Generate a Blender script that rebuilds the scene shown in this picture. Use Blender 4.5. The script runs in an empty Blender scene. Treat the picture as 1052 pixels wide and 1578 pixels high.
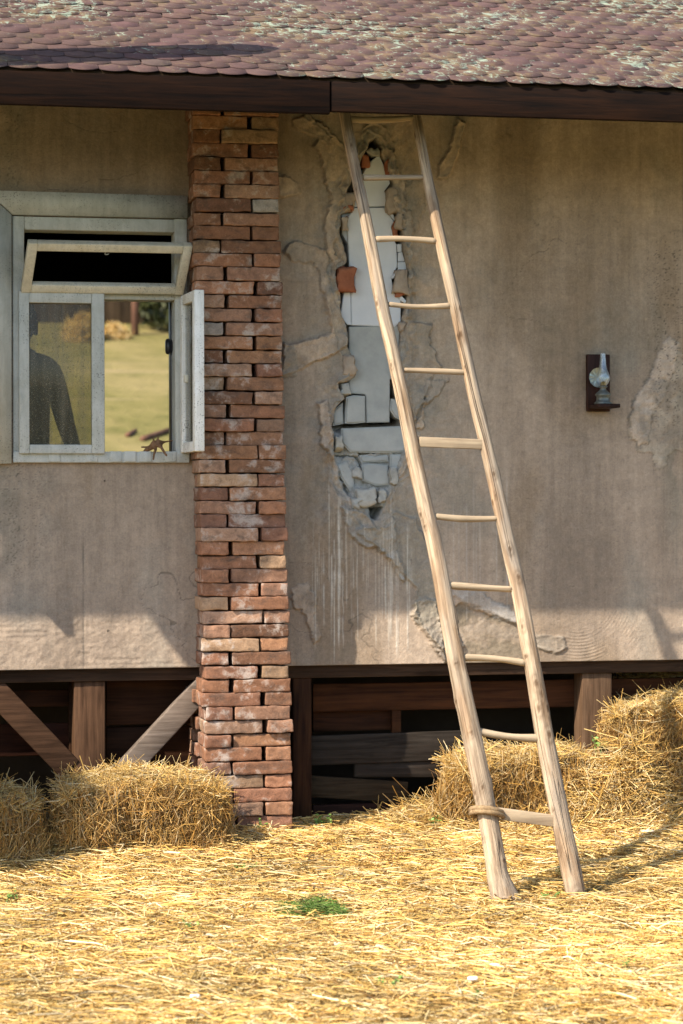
import bpy, bmesh, math, random
import numpy as np
from mathutils import Vector, Matrix

C = bpy.context.scene
COL = C.collection
rad = math.radians

# ------------------------------------------------------------------ camera
TH, PHI, F = rad(11.3), 0.003, 85 / 36 * 1578.0
DIST, EYE = 9.7, 1.27
CAM = np.array([-DIST * math.sin(TH), -DIST * math.cos(TH), EYE])
FW = np.array([math.sin(TH), math.cos(TH), 0.0])
RT = np.array([math.cos(TH), -math.sin(TH), 0.0])
UP = np.array([0.0, 0.0, 1.0])
cd = bpy.data.cameras.new("camera")
cam = bpy.data.objects.new("camera", cd)
COL.objects.link(cam)
cd.sensor_fit = 'VERTICAL'
cd.sensor_height = 36
cd.sensor_width = 24
cd.lens = 85
cd.clip_start, cd.clip_end = 0.1, 2000
X_, Y_, Z_ = RT - PHI * UP, UP + PHI * RT, -FW
cam.matrix_world = Matrix(((X_[0], Y_[0], Z_[0], CAM[0]), (X_[1], Y_[1], Z_[1], CAM[1]),
                           (X_[2], Y_[2], Z_[2], CAM[2]), (0, 0, 0, 1)))
cd.dof.use_dof = True
cd.dof.focus_distance = 9.1
cd.dof.aperture_fstop = 3.6
C.camera = cam

# ------------------------------------------------------------------ light
SX, SY = 0.93, 0.555                     # metres a shadow runs right / back per metre of height
sundir = Vector((SX, SY, -1)).normalized()
w = bpy.data.worlds.new("World")
C.world = w
w.use_nodes = True
nt = w.node_tree
sky = nt.nodes.new('ShaderNodeTexSky')
sky.sky_type = 'NISHITA'
sky.sun_disc = False
sky.sun_elevation = math.asin(-sundir.z)
sky.sun_rotation = math.atan2(-SX, -SY)
bg = nt.nodes['Background']
nt.links.new(sky.outputs[0], bg.inputs[0])
bg.inputs[1].default_value = 0.15
sl = bpy.data.lights.new("sun", 'SUN')
sl.energy, sl.angle, sl.color = 4.6, rad(0.53), (1.0, 0.90, 0.76)
so = bpy.data.objects.new("sun", sl)
COL.objects.link(so)
so.rotation_euler = sundir.to_track_quat('-Z', 'Y').to_euler()
C.view_settings.view_transform = 'Standard'
C.view_settings.look = 'None'
C.view_settings.exposure = 1.12
C.view_settings.gamma = 1.0
C.cycles.use_denoising = True
C.cycles.max_bounces = 10
C.cycles.diffuse_bounces = 5
C.cycles.transparent_max_bounces = 16

# ------------------------------------------------------------------ photo measuring
def ray(px, py):
    u, v = (px - 526) / F, (789 - py) / F
    u, v = u + PHI * v, v - PHI * u
    return FW + u * RT + v * UP

def W(px, py, y=0.0):                   # the point at depth y that the photo shows there
    d = ray(px, py)
    return CAM + d * ((y - CAM[1]) / d[1])

def Gp(px, py):                         # the same on the sloping yard
    d = ray(px, py)
    t = (0.05 * CAM[1] - CAM[2]) / (d[2] - 0.05 * d[1])
    return CAM + d * t

def rect(x0, y0, x1, y1, y=0.0):
    a, b, c, d = W(x0, y0, y), W(x1, y0, y), W(x0, y1, y), W(x1, y1, y)
    return (a[0] + c[0]) / 2, (b[0] + d[0]) / 2, (c[2] + d[2]) / 2, (a[2] + b[2]) / 2   # xa, xb, za, zb

# ------------------------------------------------------------------ noise
_T = np.random.RandomState(7).rand(8, 256, 256)

def vn(x, y, s=0):
    x = np.asarray(x, float); y = np.asarray(y, float)
    xi, yi = np.floor(x).astype(int), np.floor(y).astype(int)
    fx, fy = x - xi, y - yi
    fx, fy = fx * fx * (3 - 2 * fx), fy * fy * (3 - 2 * fy)
    T = _T[s % 8]
    a, b = T[xi & 255, yi & 255], T[(xi + 1) & 255, yi & 255]
    c, d = T[xi & 255, (yi + 1) & 255], T[(xi + 1) & 255, (yi + 1) & 255]
    return (a * (1 - fx) + b * fx) * (1 - fy) + (c * (1 - fx) + d * fx) * fy

def fbm(x, y, o=4, s=0):
    r, a, t = 0, 1, 0
    for i in range(o):
        r = r + a * vn(np.asarray(x) * 2 ** i + 17.3 * i, np.asarray(y) * 2 ** i + 5.7 * i, s + i)
        t += a
        a *= .5
    return r / t

def ss(a, b, x):
    t = np.clip((x - a) / (b - a), 0, 1)
    return t * t * (3 - 2 * t)

# ------------------------------------------------------------------ objects
def link(o, parent=None):
    COL.objects.link(o)
    if parent is not None:
        o.parent = parent
        bpy.context.view_layer.update()
        o.matrix_parent_inverse = parent.matrix_world.inverted()
    return o

def thing(name, label, cat, loc=(0, 0, 0), group=None):
    o = bpy.data.objects.new(name, None)
    o.empty_display_size = .1
    COL.objects.link(o)
    o.location = loc
    bpy.context.view_layer.update()
    return tag(o, label, cat, group)

def tag(o, label, cat, group=None):
    o["label"], o["category"] = label, cat
    if group: o["group"] = group
    return o

def kind(o, k):
    o["kind"] = k
    return o

def mesh_np(name, V, faces, mat, parent=None, col=None, smooth=False):
    """V (n,3); faces: list of (m,k) index arrays"""
    me = bpy.data.meshes.new(name)
    V = np.asarray(V, np.float32)
    faces = [np.asarray(f, np.int32) for f in faces if len(f)]
    me.vertices.add(len(V))
    me.vertices.foreach_set("co", V.ravel())
    li = np.concatenate([f.ravel() for f in faces])
    lt = np.concatenate([np.full(len(f), f.shape[1], np.int32) for f in faces])
    ls = np.concatenate([[0], np.cumsum(lt)[:-1]]).astype(np.int32)
    me.loops.add(len(li))
    me.loops.foreach_set("vertex_index", li)
    me.polygons.add(len(lt))
    me.polygons.foreach_set("loop_start", ls)
    me.polygons.foreach_set("loop_total", lt)
    if smooth:
        me.polygons.foreach_set("use_smooth", np.ones(len(lt), bool))
    me.update(calc_edges=True)
    me.validate()
    if col is not None:
        a = me.attributes.new("Col", 'FLOAT_COLOR', 'POINT')
        c = np.ones((len(V), 4), np.float32)
        c[:, :3] = col
        a.data.foreach_set("color", c.ravel())
    me.materials.append(mat)
    return link(bpy.data.objects.new(name, me), parent)

class MB:
    """collects pieces of ONE mesh"""
    def __init__(s): s.V, s.F, s.C, s.n = [], {}, [], 0
    def add(s, V, faces, col=(1, 1, 1)):
        V = np.asarray(V, float)
        s.V.append(V)
        s.C.append(np.broadcast_to(np.asarray(col, float), V.shape).copy())
        for f in faces:
            f = np.asarray(f)
            if f.ndim == 1: f = f[None]
            if len(f): s.F.setdefault(f.shape[1], []).append(f + s.n)
        s.n += len(V)
    def box(s, a, b, col=(1, 1, 1), r=.003, M=None):
        V, Fc = rbox(np.asarray(b, float) - np.asarray(a, float), r)
        V = V + (np.asarray(a, float) + np.asarray(b, float)) / 2
        if M is not None: V = V @ M[0].T + M[1]
        s.add(V, [Fc], col)
    def build(s, name, mat, parent=None, smooth=False):
        return mesh_np(name, np.concatenate(s.V), [np.concatenate(f) for f in s.F.values()], mat, parent,
                       np.concatenate(s.C), smooth)

_cache = {}
def gridbox(nx, ny, nz):
    k = (nx, ny, nz)
    if k in _cache: return _cache[k]
    idx, V, Q = {}, [], []
    def vid(p):
        if p not in idx:
            idx[p] = len(V)
            V.append(p)
        return idx[p]
    N = (nx, ny, nz)
    for ax in range(3):
        u, v = (ax + 1) % 3, (ax + 2) % 3
        for side in (0, N[ax]):
            for i in range(N[u]):
                for j in range(N[v]):
                    q = []
                    for (a, b) in ((0, 0), (1, 0), (1, 1), (0, 1)):
                        p = [0, 0, 0]
                        p[ax], p[u], p[v] = side, i + a, j + b
                        q.append(vid(tuple(p)))
                    Q.append(q if side else q[::-1])
    _cache[k] = (np.array(V), np.array(Q))
    return _cache[k]

def rbox(size, r=.004, n=(3, 3, 3)):
    """box with rounded edges, centred; first and last cells hold the rounding"""
    I, Q = gridbox(*n)
    size = np.asarray(size, float)
    r = min(r, size.min() * .45)
    P = np.zeros(I.shape)
    for ax in range(3):
        k, m = I[:, ax], n[ax]
        inner = -size[ax] / 2 + r + (size[ax] - 2 * r) * (k - 1) / max(m - 2, 1)
        P[:, ax] = np.where(k == 0, -size[ax] / 2, np.where(k == m, size[ax] / 2, inner))
    h = size / 2 - r
    c = np.clip(P, -h, h)
    d = P - c
    ln = np.linalg.norm(d, axis=1, keepdims=True)
    P = np.where(ln > 1e-9, c + d / np.maximum(ln, 1e-9) * r, P)
    return P, Q

def tube(pts, rad_, sides=12, jit=0.0, seed=0, cap=True, twist=None):
    pts = np.asarray(pts, float)
    n = len(pts)
    rad_ = np.broadcast_to(np.asarray(rad_, float), (n,))
    t = np.gradient(pts, axis=0)
    t /= np.linalg.norm(t, axis=1, keepdims=True)
    ref = np.array([0, 1.0, 0]) if abs(t[0][1]) < .8 else np.array([1.0, 0, 0])
    rs = np.random.RandomState(seed)
    V = []
    prev = ref
    for i in range(n):
        a = prev - t[i] * np.dot(prev, t[i])
        a /= np.linalg.norm(a)
        prev = a
        b = np.cross(t[i], a)
        ang = np.arange(sides) / sides * 2 * np.pi
        rr = rad_[i] * (1 + jit * (fbm(np.cos(ang) * 1.3 + 5 + seed, np.sin(ang) * 1.3 + i * .22 + 3, 3, seed) - .5))
        V.append(pts[i] + np.outer(np.cos(ang) * rr, a) + np.outer(np.sin(ang) * rr, b))
    V = np.concatenate(V)
    i = np.arange(n - 1)[:, None] * sides
    j = np.arange(sides)[None]
    Q = np.stack([i + j, i + (j + 1) % sides, i + sides + (j + 1) % sides, i + sides + j], -1).reshape(-1, 4)
    fs = [Q]
    if cap:
        fs += [np.arange(sides)[::-1][None], (np.arange(sides) + (n - 1) * sides)[None]]
    return V, fs

def smoothpath(p, n):
    """Catmull-Rom resampling of columns"""
    p = np.asarray(p, float)
    q = np.vstack([2 * p[0] - p[1], p, 2 * p[-1] - p[-2]])
    out = []
    for u in np.linspace(0, len(p) - 1 - 1e-6, n):
        i = int(u); f = u - i
        a, b, c, d = q[i], q[i + 1], q[i + 2], q[i + 3]
        out.append(.5 * (2 * b + (c - a) * f + (2 * a - 5 * b + 4 * c - d) * f ** 2 + (3 * b - a - 3 * c + d) * f ** 3))
    return np.array(out)

# ------------------------------------------------------------------ materials
class NT:
    def __init__(s, name):
        s.m = bpy.data.materials.new(name)
        s.m.use_nodes = True
        s.t = s.m.node_tree
        s.b = s.t.nodes['Principled BSDF']
        s.out = s.t.nodes['Material Output']
    def n(s, typ, **kw):
        x = s.t.nodes.new('ShaderNode' + typ)
        for k, v in kw.items():
            if k.startswith('i_'):
                x.inputs[int(k[2:]) if k[2:].isdigit() else k[2:].replace('_', ' ')].default_value = v
            else: setattr(x, k, v)
        return x
    def l(s, a, b): s.t.links.new(a, b)
    gv = False
    def coord(s, scale=(1, 1, 1), rot=(0, 0, 0)):
        m = s.n('Mapping')
        c = s.n('Attribute', attribute_name='gv').outputs['Vector'] if s.gv else s.n('TexCoord').outputs['Object']
        s.l(c, m.inputs[0])
        m.inputs['Scale'].default_value = scale
        m.inputs['Rotation'].default_value = rot
        return m.outputs[0]
    def noise(s, v, scale, detail=6, rough=.6, dist=0.0):
        x = s.n('TexNoise')
        s.l(v, x.inputs['Vector'])
        x.inputs['Scale'].default_value, x.inputs['Detail'].default_value = scale, detail
        x.inputs['Roughness'].default_value, x.inputs['Distortion'].default_value = rough, dist
        return x.outputs[0]
    def ramp(s, v, stops):
        x = s.n('ValToRGB')
        s.l(v, x.inputs[0])
        e = x.color_ramp.elements
        while len(e) < len(stops): e.new(.5)
        for k, (p, c) in zip(e, stops):
            k.position = p
            k.color = (*c, 1) if len(c) == 3 else c
        return x.outputs[0]
    def mix(s, f, a, b, bt='MIX'):
        x = s.n('MixRGB', blend_type=bt)
        for k, v in enumerate((f, a, b)):
            if hasattr(v, 'is_linked') or hasattr(v, 'links'): s.l(v, x.inputs[k])
            elif isinstance(v, (int, float)): x.inputs[k].default_value = v if k == 0 else (v, v, v, 1)
            else: x.inputs[k].default_value = (*v, 1)
        return x.outputs[0]
    def math(s, op, a, b=0.0):
        x = s.n('Math', operation=op)
        for k, v in enumerate((a, b)):
            if isinstance(v, (int, float)): x.inputs[k].default_value = v
            else: s.l(v, x.inputs[k])
        return x.outputs[0]
    def attr(s):
        x = s.n('Attribute', attribute_name='Col')
        return x.outputs['Color']
    def bump(s, h, strength, dist):
        x = s.n('Bump')
        s.l(h, x.inputs['Height'])
        x.inputs['Strength'].default_value, x.inputs['Distance'].default_value = strength, dist
        s.l(x.outputs[0], s.b.inputs['Normal'])
    def done(s, color, rough=.8, spec=.3):
        if hasattr(color, 'links'): s.l(color, s.b.inputs['Base Color'])
        else: s.b.inputs['Base Color'].default_value = (*color, 1)
        s.b.inputs['Roughness'].default_value = rough
        s.b.inputs['Specular IOR Level'].default_value = spec
        return s.m

BW = [(.25, (0, 0, 0)), (.75, (1, 1, 1))]

def wood(name, dark, light, axis='x', rot=(0, 0, 0), rough=.75, grain=60, bump=.4, knots=0.0, attr=False, crack=0.0):
    s = NT(name)
    s.gv = crack > 0
    sc = {'x': (.06, 1, 1), 'y': (1, .06, 1), 'z': (1, 1, .06)}[axis]
    v = s.coord(sc, rot)
    g = s.noise(v, grain, 8, .65, .6)
    g2 = s.noise(s.coord((1, 1, 1)), 5, 5, .6)
    c = s.ramp(g, [(.32, dark), (.68, light)])
    c = s.mix(.45, c, s.ramp(g2, [(.3, (.45, .45, .45)), (.7, (1.25, 1.2, 1.15))]), 'MULTIPLY')
    if knots:
        vo = s.n('TexVoronoi')
        s.l(s.coord({'x': (.35, 1, 1), 'y': (1, .35, 1), 'z': (1, 1, .35)}[axis]), vo.inputs['Vector'])
        vo.inputs['Scale'].default_value = knots
        k = s.ramp(vo.outputs['Distance'], [(.10, (1, 1, 1)), (.26, (0, 0, 0))])
        c = s.mix(k, c, tuple(.35 * x for x in dark))
    hh = g
    if crack:
        k2 = s.noise(s.coord({'x': (.05, 1, 1), 'y': (1, .05, 1), 'z': (1, 1, .03)}[axis]), 22, 2, .4, .0)
        kk = s.ramp(k2, [(.488, (0, 0, 0)), (.5, (1, 1, 1)), (.512, (0, 0, 0))])
        gate = s.ramp(s.noise(s.coord({'x': (.2, 1, 1), 'y': (1, .2, 1), 'z': (1, 1, .2)}[axis]), 6, 3, .5), [(.48, (0, 0, 0)), (.58, (1, 1, 1))])
        kk = s.mix(1, kk, gate, 'MULTIPLY')
        c = s.mix(s.math('MULTIPLY', kk, crack), c, tuple(.25 * x for x in dark))
        c = s.mix(s.ramp(s.noise(s.coord({'x': (.15, 1, 1), 'y': (1, .15, 1), 'z': (1, 1, .15)}[axis]), 9, 5, .65), [(.5, (0, 0, 0)), (.68, (.75, .75, .75))]), c, (.27, .225, .18))
        hh = s.math('SUBTRACT', g, s.math('MULTIPLY', kk, 1.5))
    if attr: c = s.mix(1, c, s.attr(), 'MULTIPLY')
    s.bump(hh, bump, .008 if crack else .004)
    return s.done(c, rough, .10)

def m_plaster():
    s = NT('plaster')
    v = s.coord()
    fine, mid = s.noise(v, 150, 6, .7), s.noise(v, 18, 6, .6)
    streak = s.noise(s.coord((9, 9, .55)), 4.0, 7, .7, .5)
    c = s.attr()
    c = s.mix(1, c, s.ramp(mid, [(.3, (.84, .84, .85)), (.7, (1.12, 1.11, 1.1))]), 'MULTIPLY')
    c = s.mix(1, c, s.ramp(streak, [(.3, (.85, .85, .85)), (.7, (1.09, 1.09, 1.09))]), 'MULTIPLY')
    c = s.mix(1, c, s.ramp(fine, [(.3, (.86, .86, .86)), (.7, (1.1, 1.1, 1.1))]), 'MULTIPLY')
    grit = s.noise(v, 60, 8, .75, .3)
    c = s.mix(1, c, s.ramp(grit, [(.32, (.82, .82, .81)), (.68, (1.13, 1.13, 1.13))]), 'MULTIPLY')
    s.bump(s.math('ADD', s.math('MULTIPLY', grit, .8), mid), .7, .005)
    return s.done(c, .9, .2)

def m_brick():
    s = NT('old_brick')
    v = s.coord()
    f, mid, big = s.noise(v, 160, 6, .7), s.noise(v, 28, 6, .65, .4), s.noise(v, 9, 4, .6, .3)
    c = s.attr()
    c = s.mix(1, c, s.ramp(mid, [(.28, (.62, .6, .6)), (.5, (1, 1, 1)), (.75, (1.25, 1.2, 1.15))]), 'MULTIPLY')
    lime = s.ramp(s.math('MULTIPLY', mid, big), [(.27, (0, 0, 0)), (.37, (.75, .75, .75))])
    c = s.mix(lime, c, (.43, .37, .32))
    soot = s.ramp(s.noise(s.coord((1, 1, 1.7)), 11, 6, .7, .5), [(.52, (0, 0, 0)), (.68, (.7, .7, .7))])
    c = s.mix(soot, c, (.075, .058, .048))
    c = s.mix(1, c, s.ramp(f, [(.3, (.8, .8, .8)), (.7, (1.15, 1.15, 1.15))]), 'MULTIPLY')
    s.bump(s.math('ADD', s.math('MULTIPLY', f, .5), mid), .7, .006)
    return s.done(c, .92, .15)

def m_roof():
    s = NT('roof_tile')
    v = s.coord()
    f, mid = s.noise(v, 240, 5, .7), s.noise(v, 22, 6, .65)
    c = s.mix(1, s.attr(), s.ramp(mid, [(.3, (.78, .78, .8)), (.7, (1.15, 1.13, 1.1))]), 'MULTIPLY')
    c = s.mix(1, c, s.ramp(f, [(.3, (.75, .75, .75)), (.7, (1.2, 1.2, 1.2))]), 'MULTIPLY')
    l1 = s.noise(s.coord((1, .8, .8)), 13, 8, .74, .8)
    l2 = s.noise(s.coord((.8, .7, .7)), 2.2, 3, .6)
    ly = s.ramp(s.math('ADD', l1, s.math('MULTIPLY', l2, .35)), [(.67, (0, 0, 0)), (.80, (.55, .55, .55))])
    c = s.mix(ly, c, (.165, .12, .062))
    lg = s.ramp(s.math('ADD', s.noise(s.coord((1, .75, .75)), 24, 8, .78, 1.0), s.math('MULTIPLY', l2, .4)), [(.765, (0, 0, 0)), (.81, (.8, .8, .8))])
    c = s.mix(lg, c, (.225, .275, .21))
    s.bump(s.math('ADD', s.math('MULTIPLY', f, .4), l1), .5, .004)
    return s.done(c, .9, .2)

def m_paint(name, base, dirt, amt=.5, speck=True):
    s = NT(name)
    v = s.coord()
    a = s.noise(v, 9, 7, .7, .5)
    c = s.mix(s.ramp(a, [(.42, (0, 0, 0)), (.75, (amt, amt, amt))]), base, dirt)
    gr = s.noise(s.coord((1, 1, .12)), 55, 6, .7)
    c = s.mix(1, c, s.ramp(gr, [(.3, (.82, .83, .83)), (.65, (1.05, 1.05, 1.05))]), 'MULTIPLY')
    if speck:
        sp = s.ramp(s.noise(v, 170, 3, .5), [(.60, (0, 0, 0)), (.66, (.75, .75, .75))])
        c = s.mix(s.mix(1, sp, s.ramp(s.noise(v, 3.2, 3, .5), [(.4, (0, 0, 0)), (.6, (1, 1, 1))]), 'MULTIPLY'), c, (.06, .06, .05))
    s.bump(gr, .25, .003)
    return s.done(c, .6, .35)

def m_straw(name='straw', rough=.5):
    s = NT(name)
    g = s.noise(s.coord(), 60, 3, .6)
    c = s.mix(1, s.attr(), s.ramp(g, [(.3, (.8, .8, .8)), (.7, (1.12, 1.12, 1.12))]), 'MULTIPLY')
    return s.done(c, rough, .35)

def m_simple(name, c1, c2, scale=12, rough=.85, bump=.3, spec=.25, metal=0):
    s = NT(name)
    a = s.noise(s.coord(), scale, 7, .65)
    c = s.ramp(a, [(.3, c1), (.7, c2)])
    s.bump(a, bump, .004)
    s.b.inputs['Metallic'].default_value = metal
    return s.done(c, rough, spec)

def m_glass(name, tint, dust, amt):
    s = NT(name)
    v = s.coord()
    tr, di = s.n('BsdfTransparent'), s.n('BsdfDiffuse')
    tr.inputs[0].default_value = (*tint, 1)
    di.inputs[0].default_value = (*dust, 1)
    sp = s.ramp(s.noise(v, 170, 3, .55), [(.56, (0, 0, 0)), (.66, (.42, .42, .42))])
    ru = s.ramp(s.noise(s.coord((1, 1, .05)), 40, 4, .6), [(.45, (0, 0, 0)), (.75, (.3, .3, .3))])
    f = s.mix(1, sp, ru, 'ADD')
    f = s.mix(1, f, (amt, amt, amt), 'ADD')
    m1, gl, m2, lw = s.n('MixShader'), s.n('BsdfGlossy'), s.n('MixShader'), s.n('LayerWeight')
    s.l(f, m1.inputs[0]); s.l(tr.outputs[0], m1.inputs[1]); s.l(di.outputs[0], m1.inputs[2])
    gl.inputs['Roughness'].default_value = .04
    lw.inputs[0].default_value = .25
    s.l(s.math('MULTIPLY', lw.outputs[0], .8), m2.inputs[0])
    s.l(m1.outputs[0], m2.inputs[1]); s.l(gl.outputs[0], m2.inputs[2])
    s.l(m2.outputs[0], s.out.inputs[0])
    return s.m

M_plaster, M_brick, M_roof, M_straw = m_plaster(), m_brick(), m_roof(), m_straw()
M_green = m_straw('green_leaf', .55)
M_fascia = wood('dark_stained_wood', (.0022, .0009, .0004), (.017, .0062, .0021), 'x', grain=55, bump=.5, rough=.75, knots=2.6)
M_oldx = wood('weathered_plank', (.028, .019, .013), (.085, .062, .047), 'x', grain=60, attr=True)
M_oldz = wood('weathered_post', (.04, .025, .016), (.115, .078, .054), 'z', grain=60, attr=True, knots=3)
M_brown = wood('brown_boards', (.018, .008, .004), (.06, .027, .012), 'x', grain=45, attr=True)
M_brownz = wood('brown_post', (.014, .006, .0035), (.06, .026, .011), 'z', grain=50)
M_rail = wood('peeled_log', (.20, .14, .09), (.58, .455, .315), 'z', grain=75, bump=.8, rough=.8, attr=True, crack=.6)
M_bark2 = wood('shadow_log_bark', (.018, .014, .01), (.05, .04, .03), 'z', grain=14, bump=.8)
M_rung = wood('peeled_rung', (.25, .185, .12), (.45, .355, .24), 'x', grain=60, bump=.4)
M_sunlit = m_paint('sunlit_white_paint', (.80, .80, .77), (.5, .47, .38), .5)  # whiter copy of the white paint: sunlight on the open sash as colour
M_white = m_paint('white_paint', (.50, .51, .475), (.27, .265, .21), .6)
M_white2 = m_paint('cream_paint', (.60, .565, .46), (.40, .33, .2), .5)
M_block = m_simple('pale_panel', (.56, .59, .625), (.66, .685, .72), 7, .8, .12)
M_blockg = m_simple('grey_block', (.31, .325, .315), (.42, .43, .41), 12, .9, .4)
M_rubble = m_simple('mortar_rubble', (.27, .27, .25), (.43, .42, .38), 26, .95, .8)
M_pinkish = m_simple('broken_plaster', (.27, .215, .165), (.42, .345, .27), 22, .95, .8)
M_redbrick = m_simple('broken_brick', (.20, .065, .035), (.36, .14, .075), 24, .95, .9)
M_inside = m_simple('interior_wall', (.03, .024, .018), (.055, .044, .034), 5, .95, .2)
M_pane = m_glass('dusty_glass', (.70, .69, .59), (.22, .20, .15), .15)
M_pane2 = m_glass('dusty_glass_open', (.80, .82, .76), (.30, .28, .22), .14)
M_dark = m_simple('dark_metal', (.012, .012, .016), (.03, .03, .04), 30, .4, .1, .5)

# ================================================================== GROUND
def gz(x, y):
    x, y = np.asarray(x, float), np.asarray(y, float)
    z = .05 * np.clip(y, -25, 0)
    z = z + .030 * (fbm(x * 2.2 + 40, y * 2.2 + 40, 3, 1) - .5) * ss(-14, -4, y) * (1 - ss(2, 4, y))
    def mound(cx, cy, rx, ry, h):
        return h * np.exp(-((x - cx) / rx) ** 2 - ((y - cy) / ry) ** 2)
    z = z + mound(.45, .12, .28, .20, .035) + mound(.98, -.22, .26, .2, .05)
    z = z + mound(-.45, -.32, .5, .16, .02) + mound(-.75, -.5, .6, .14, .02)
    d = np.clip(y - 3.6, 0, None)
    hill = .212 * d
    top = .212 * 17.2
    z = z + np.where(hill > top, top + .02 * (d - 17.2), hill)
    return z

s = NT('ground_straw')
v = s.coord()
n1, n2 = s.noise(v, 34, 8, .75, .7), s.noise(v, 1.3, 5, .6)
c = s.ramp(n1, [(.28, (.13, .075, .022)), (.5, (.42, .27, .085)), (.75, (.60, .44, .19))])
c = s.mix(s.ramp(n2, [(.5, (0, 0, 0)), (.72, (.35, .35, .35))]), c, (.13, .13, .04))
sep = s.n('SeparateXYZ'); s.l(s.coord(), sep.inputs[0])
far = s.ramp(s.math('ADD', s.math('MULTIPLY', sep.outputs[1], -.2), s.math('MULTIPLY', n2, .5)), [(.95, (0, 0, 0)), (1.0, (1, 1, 1))])
c = s.mix(far, c, s.ramp(n1, [(.3, (.045, .055, .016)), (.7, (.13, .13, .045))]))
s.bump(n1, .9, .02)
M_ground = s.done(c, .9, .2)

def sheet(name, xs, ys, mat, zf, smooth=True, dz=0.0):
    X, Y = np.meshgrid(xs, ys)
    Z = zf(X, Y) + dz
    V = np.stack([X, Y, Z], -1).reshape(-1, 3)
    n, m = len(xs), len(ys)
    i, j = np.meshgrid(np.arange(n - 1), np.arange(m - 1))
    a = (j * n + i).ravel()
    return mesh_np(name, V, [np.stack([a, a + 1, a + n + 1, a + n], 1)], mat, smooth=smooth)

xs = np.concatenate([[-220, -120, -60, -30, -15, -8, -5], np.linspace(-3.2, 3.2, 130), [5, 8, 15, 30, 60, 120, 220]])
ys = np.concatenate([[-220, -120, -60, -30, -15, -8, -6], np.linspace(-5, 1.2, 126), [2, 3.5]])
kind(sheet('ground', xs, ys, M_ground, gz), 'structure')
s = NT('hill_grass')
v = s.coord()
n1, n2, n3 = s.noise(v, 2.2, 8, .7), s.noise(v, .55, 4, .6), s.noise(s.coord((.25, 1.6, 1)), .8, 4, .6)
c = s.ramp(n1, [(.3, (.105, .10, .03)), (.52, (.17, .145, .05)), (.72, (.235, .185, .075))])
c = s.mix(s.ramp(n2, [(.45, (0, 0, 0)), (.7, (.6, .6, .6))]), c, (.24, .19, .085))
c = s.mix(s.ramp(n3, [(.58, (0, 0, 0)), (.68, (.6, .6, .6))]), c, (.30, .225, .13))
s.bump(n1, .8, .1)
M_hill = s.done(c, .95, .1)
ys2 = np.concatenate([np.linspace(3.5, 24, 60), [27, 32, 40, 60, 100, 200]])
xs2 = np.concatenate([[-220, -120, -60, -30], np.linspace(-18, 22, 90), [30, 60, 120, 220]])
kind(sheet('hillside', xs2, ys2, M_hill, gz), 'structure')

# ================================================================== HOUSE
house = thing('farmhouse', 'old plastered farmhouse with cracked beige walls, red scalloped roof tiles and a raised timber base', 'house', (0, 0, 0))
ZB = .656
ze_l, ze_r = W(0, 105, -1.0)[2], W(1052, 146, -1.0)[2]
ZE = (ze_l + ze_r) / 2
print("eave z", ze_l, ze_r, "fascia bottom", W(0, 158, -1)[2], W(1052, 188, -1)[2], "wall bottom", W(0, 1032)[2], W(1052, 1018)[2])
ZT = ZE + .45

def sdf(poly, X, Z):
    """signed distance to a polygon (negative inside), poly in wall metres"""
    P = np.asarray(poly, float)
    A, B = P, np.roll(P, -1, 0)
    d = np.full(X.shape, 1e9)
    ins = np.zeros(X.shape, bool)
    for a, b in zip(A, B):
        e = b - a
        t = np.clip(((X - a[0]) * e[0] + (Z - a[1]) * e[1]) / (e @ e + 1e-12), 0, 1)
        d = np.minimum(d, np.hypot(X - a[0] - t * e[0], Z - a[1] - t * e[1]))
        cr = ((a[1] > Z) != (b[1] > Z)) & (X < (b[0] - a[0]) * (Z - a[1]) / (b[1] - a[1] + 1e-12) + a[0])
        ins ^= cr
    return np.where(ins, -d, d)

def pw(pts, f=None):                    # photo pixels -> wall (x, z)
    out = []
    for p in pts:
        q = f(*p) if f else p
        r = W(q[0], q[1], 0)
        out.append((r[0], r[2]))
    return out

Z4 = lambda x, y: (420 + x / 3.507, 160 + y / 3.507)
Z5 = lambda x, y: (420 + x / 3.507, 500 + y / 3.507)
ZL = lambda x, y: (820 + x / 4.534, 480 + y / 4.534)
Z7 = lambda x, y: (420 + x / 2.192, 800 + y / 2.192)

hole = [Z4(*p) for p in [(560, 180), (600, 240), (592, 270), (618, 330), (634, 390), (648, 440), (640, 480), (655, 560), (672, 600), (692, 640),
        (702, 720), (710, 790), (724, 870), (726, 910), (722, 960), (728, 1050), (718, 1100), (704, 1150), (698, 1240)]] + \
       [Z5(*p) for p in [(692, 100), (668, 220), (660, 300), (672, 400), (700, 530), (722, 560), (722, 690), (690, 760), (648, 860), (626, 920),
        (604, 985), (562, 1060), (532, 1052), (498, 1004), (440, 966), (408, 922), (358, 832), (340, 742), (325, 690), (328, 600), (318, 545),
        (345, 450), (380, 400), (356, 322), (398, 312), (440, 270), (448, 190), (430, 155), (398, 108), (402, 10)]] + \
       [Z4(*p) for p in [(372, 1150), (362, 1030), (342, 1010), (340, 896), (390, 880), (408, 850), (382, 760), (366, 700), (364, 600), (420, 570),
        (400, 470), (415, 440), (425, 400), (480, 300), (498, 258), (528, 196)]]

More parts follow.
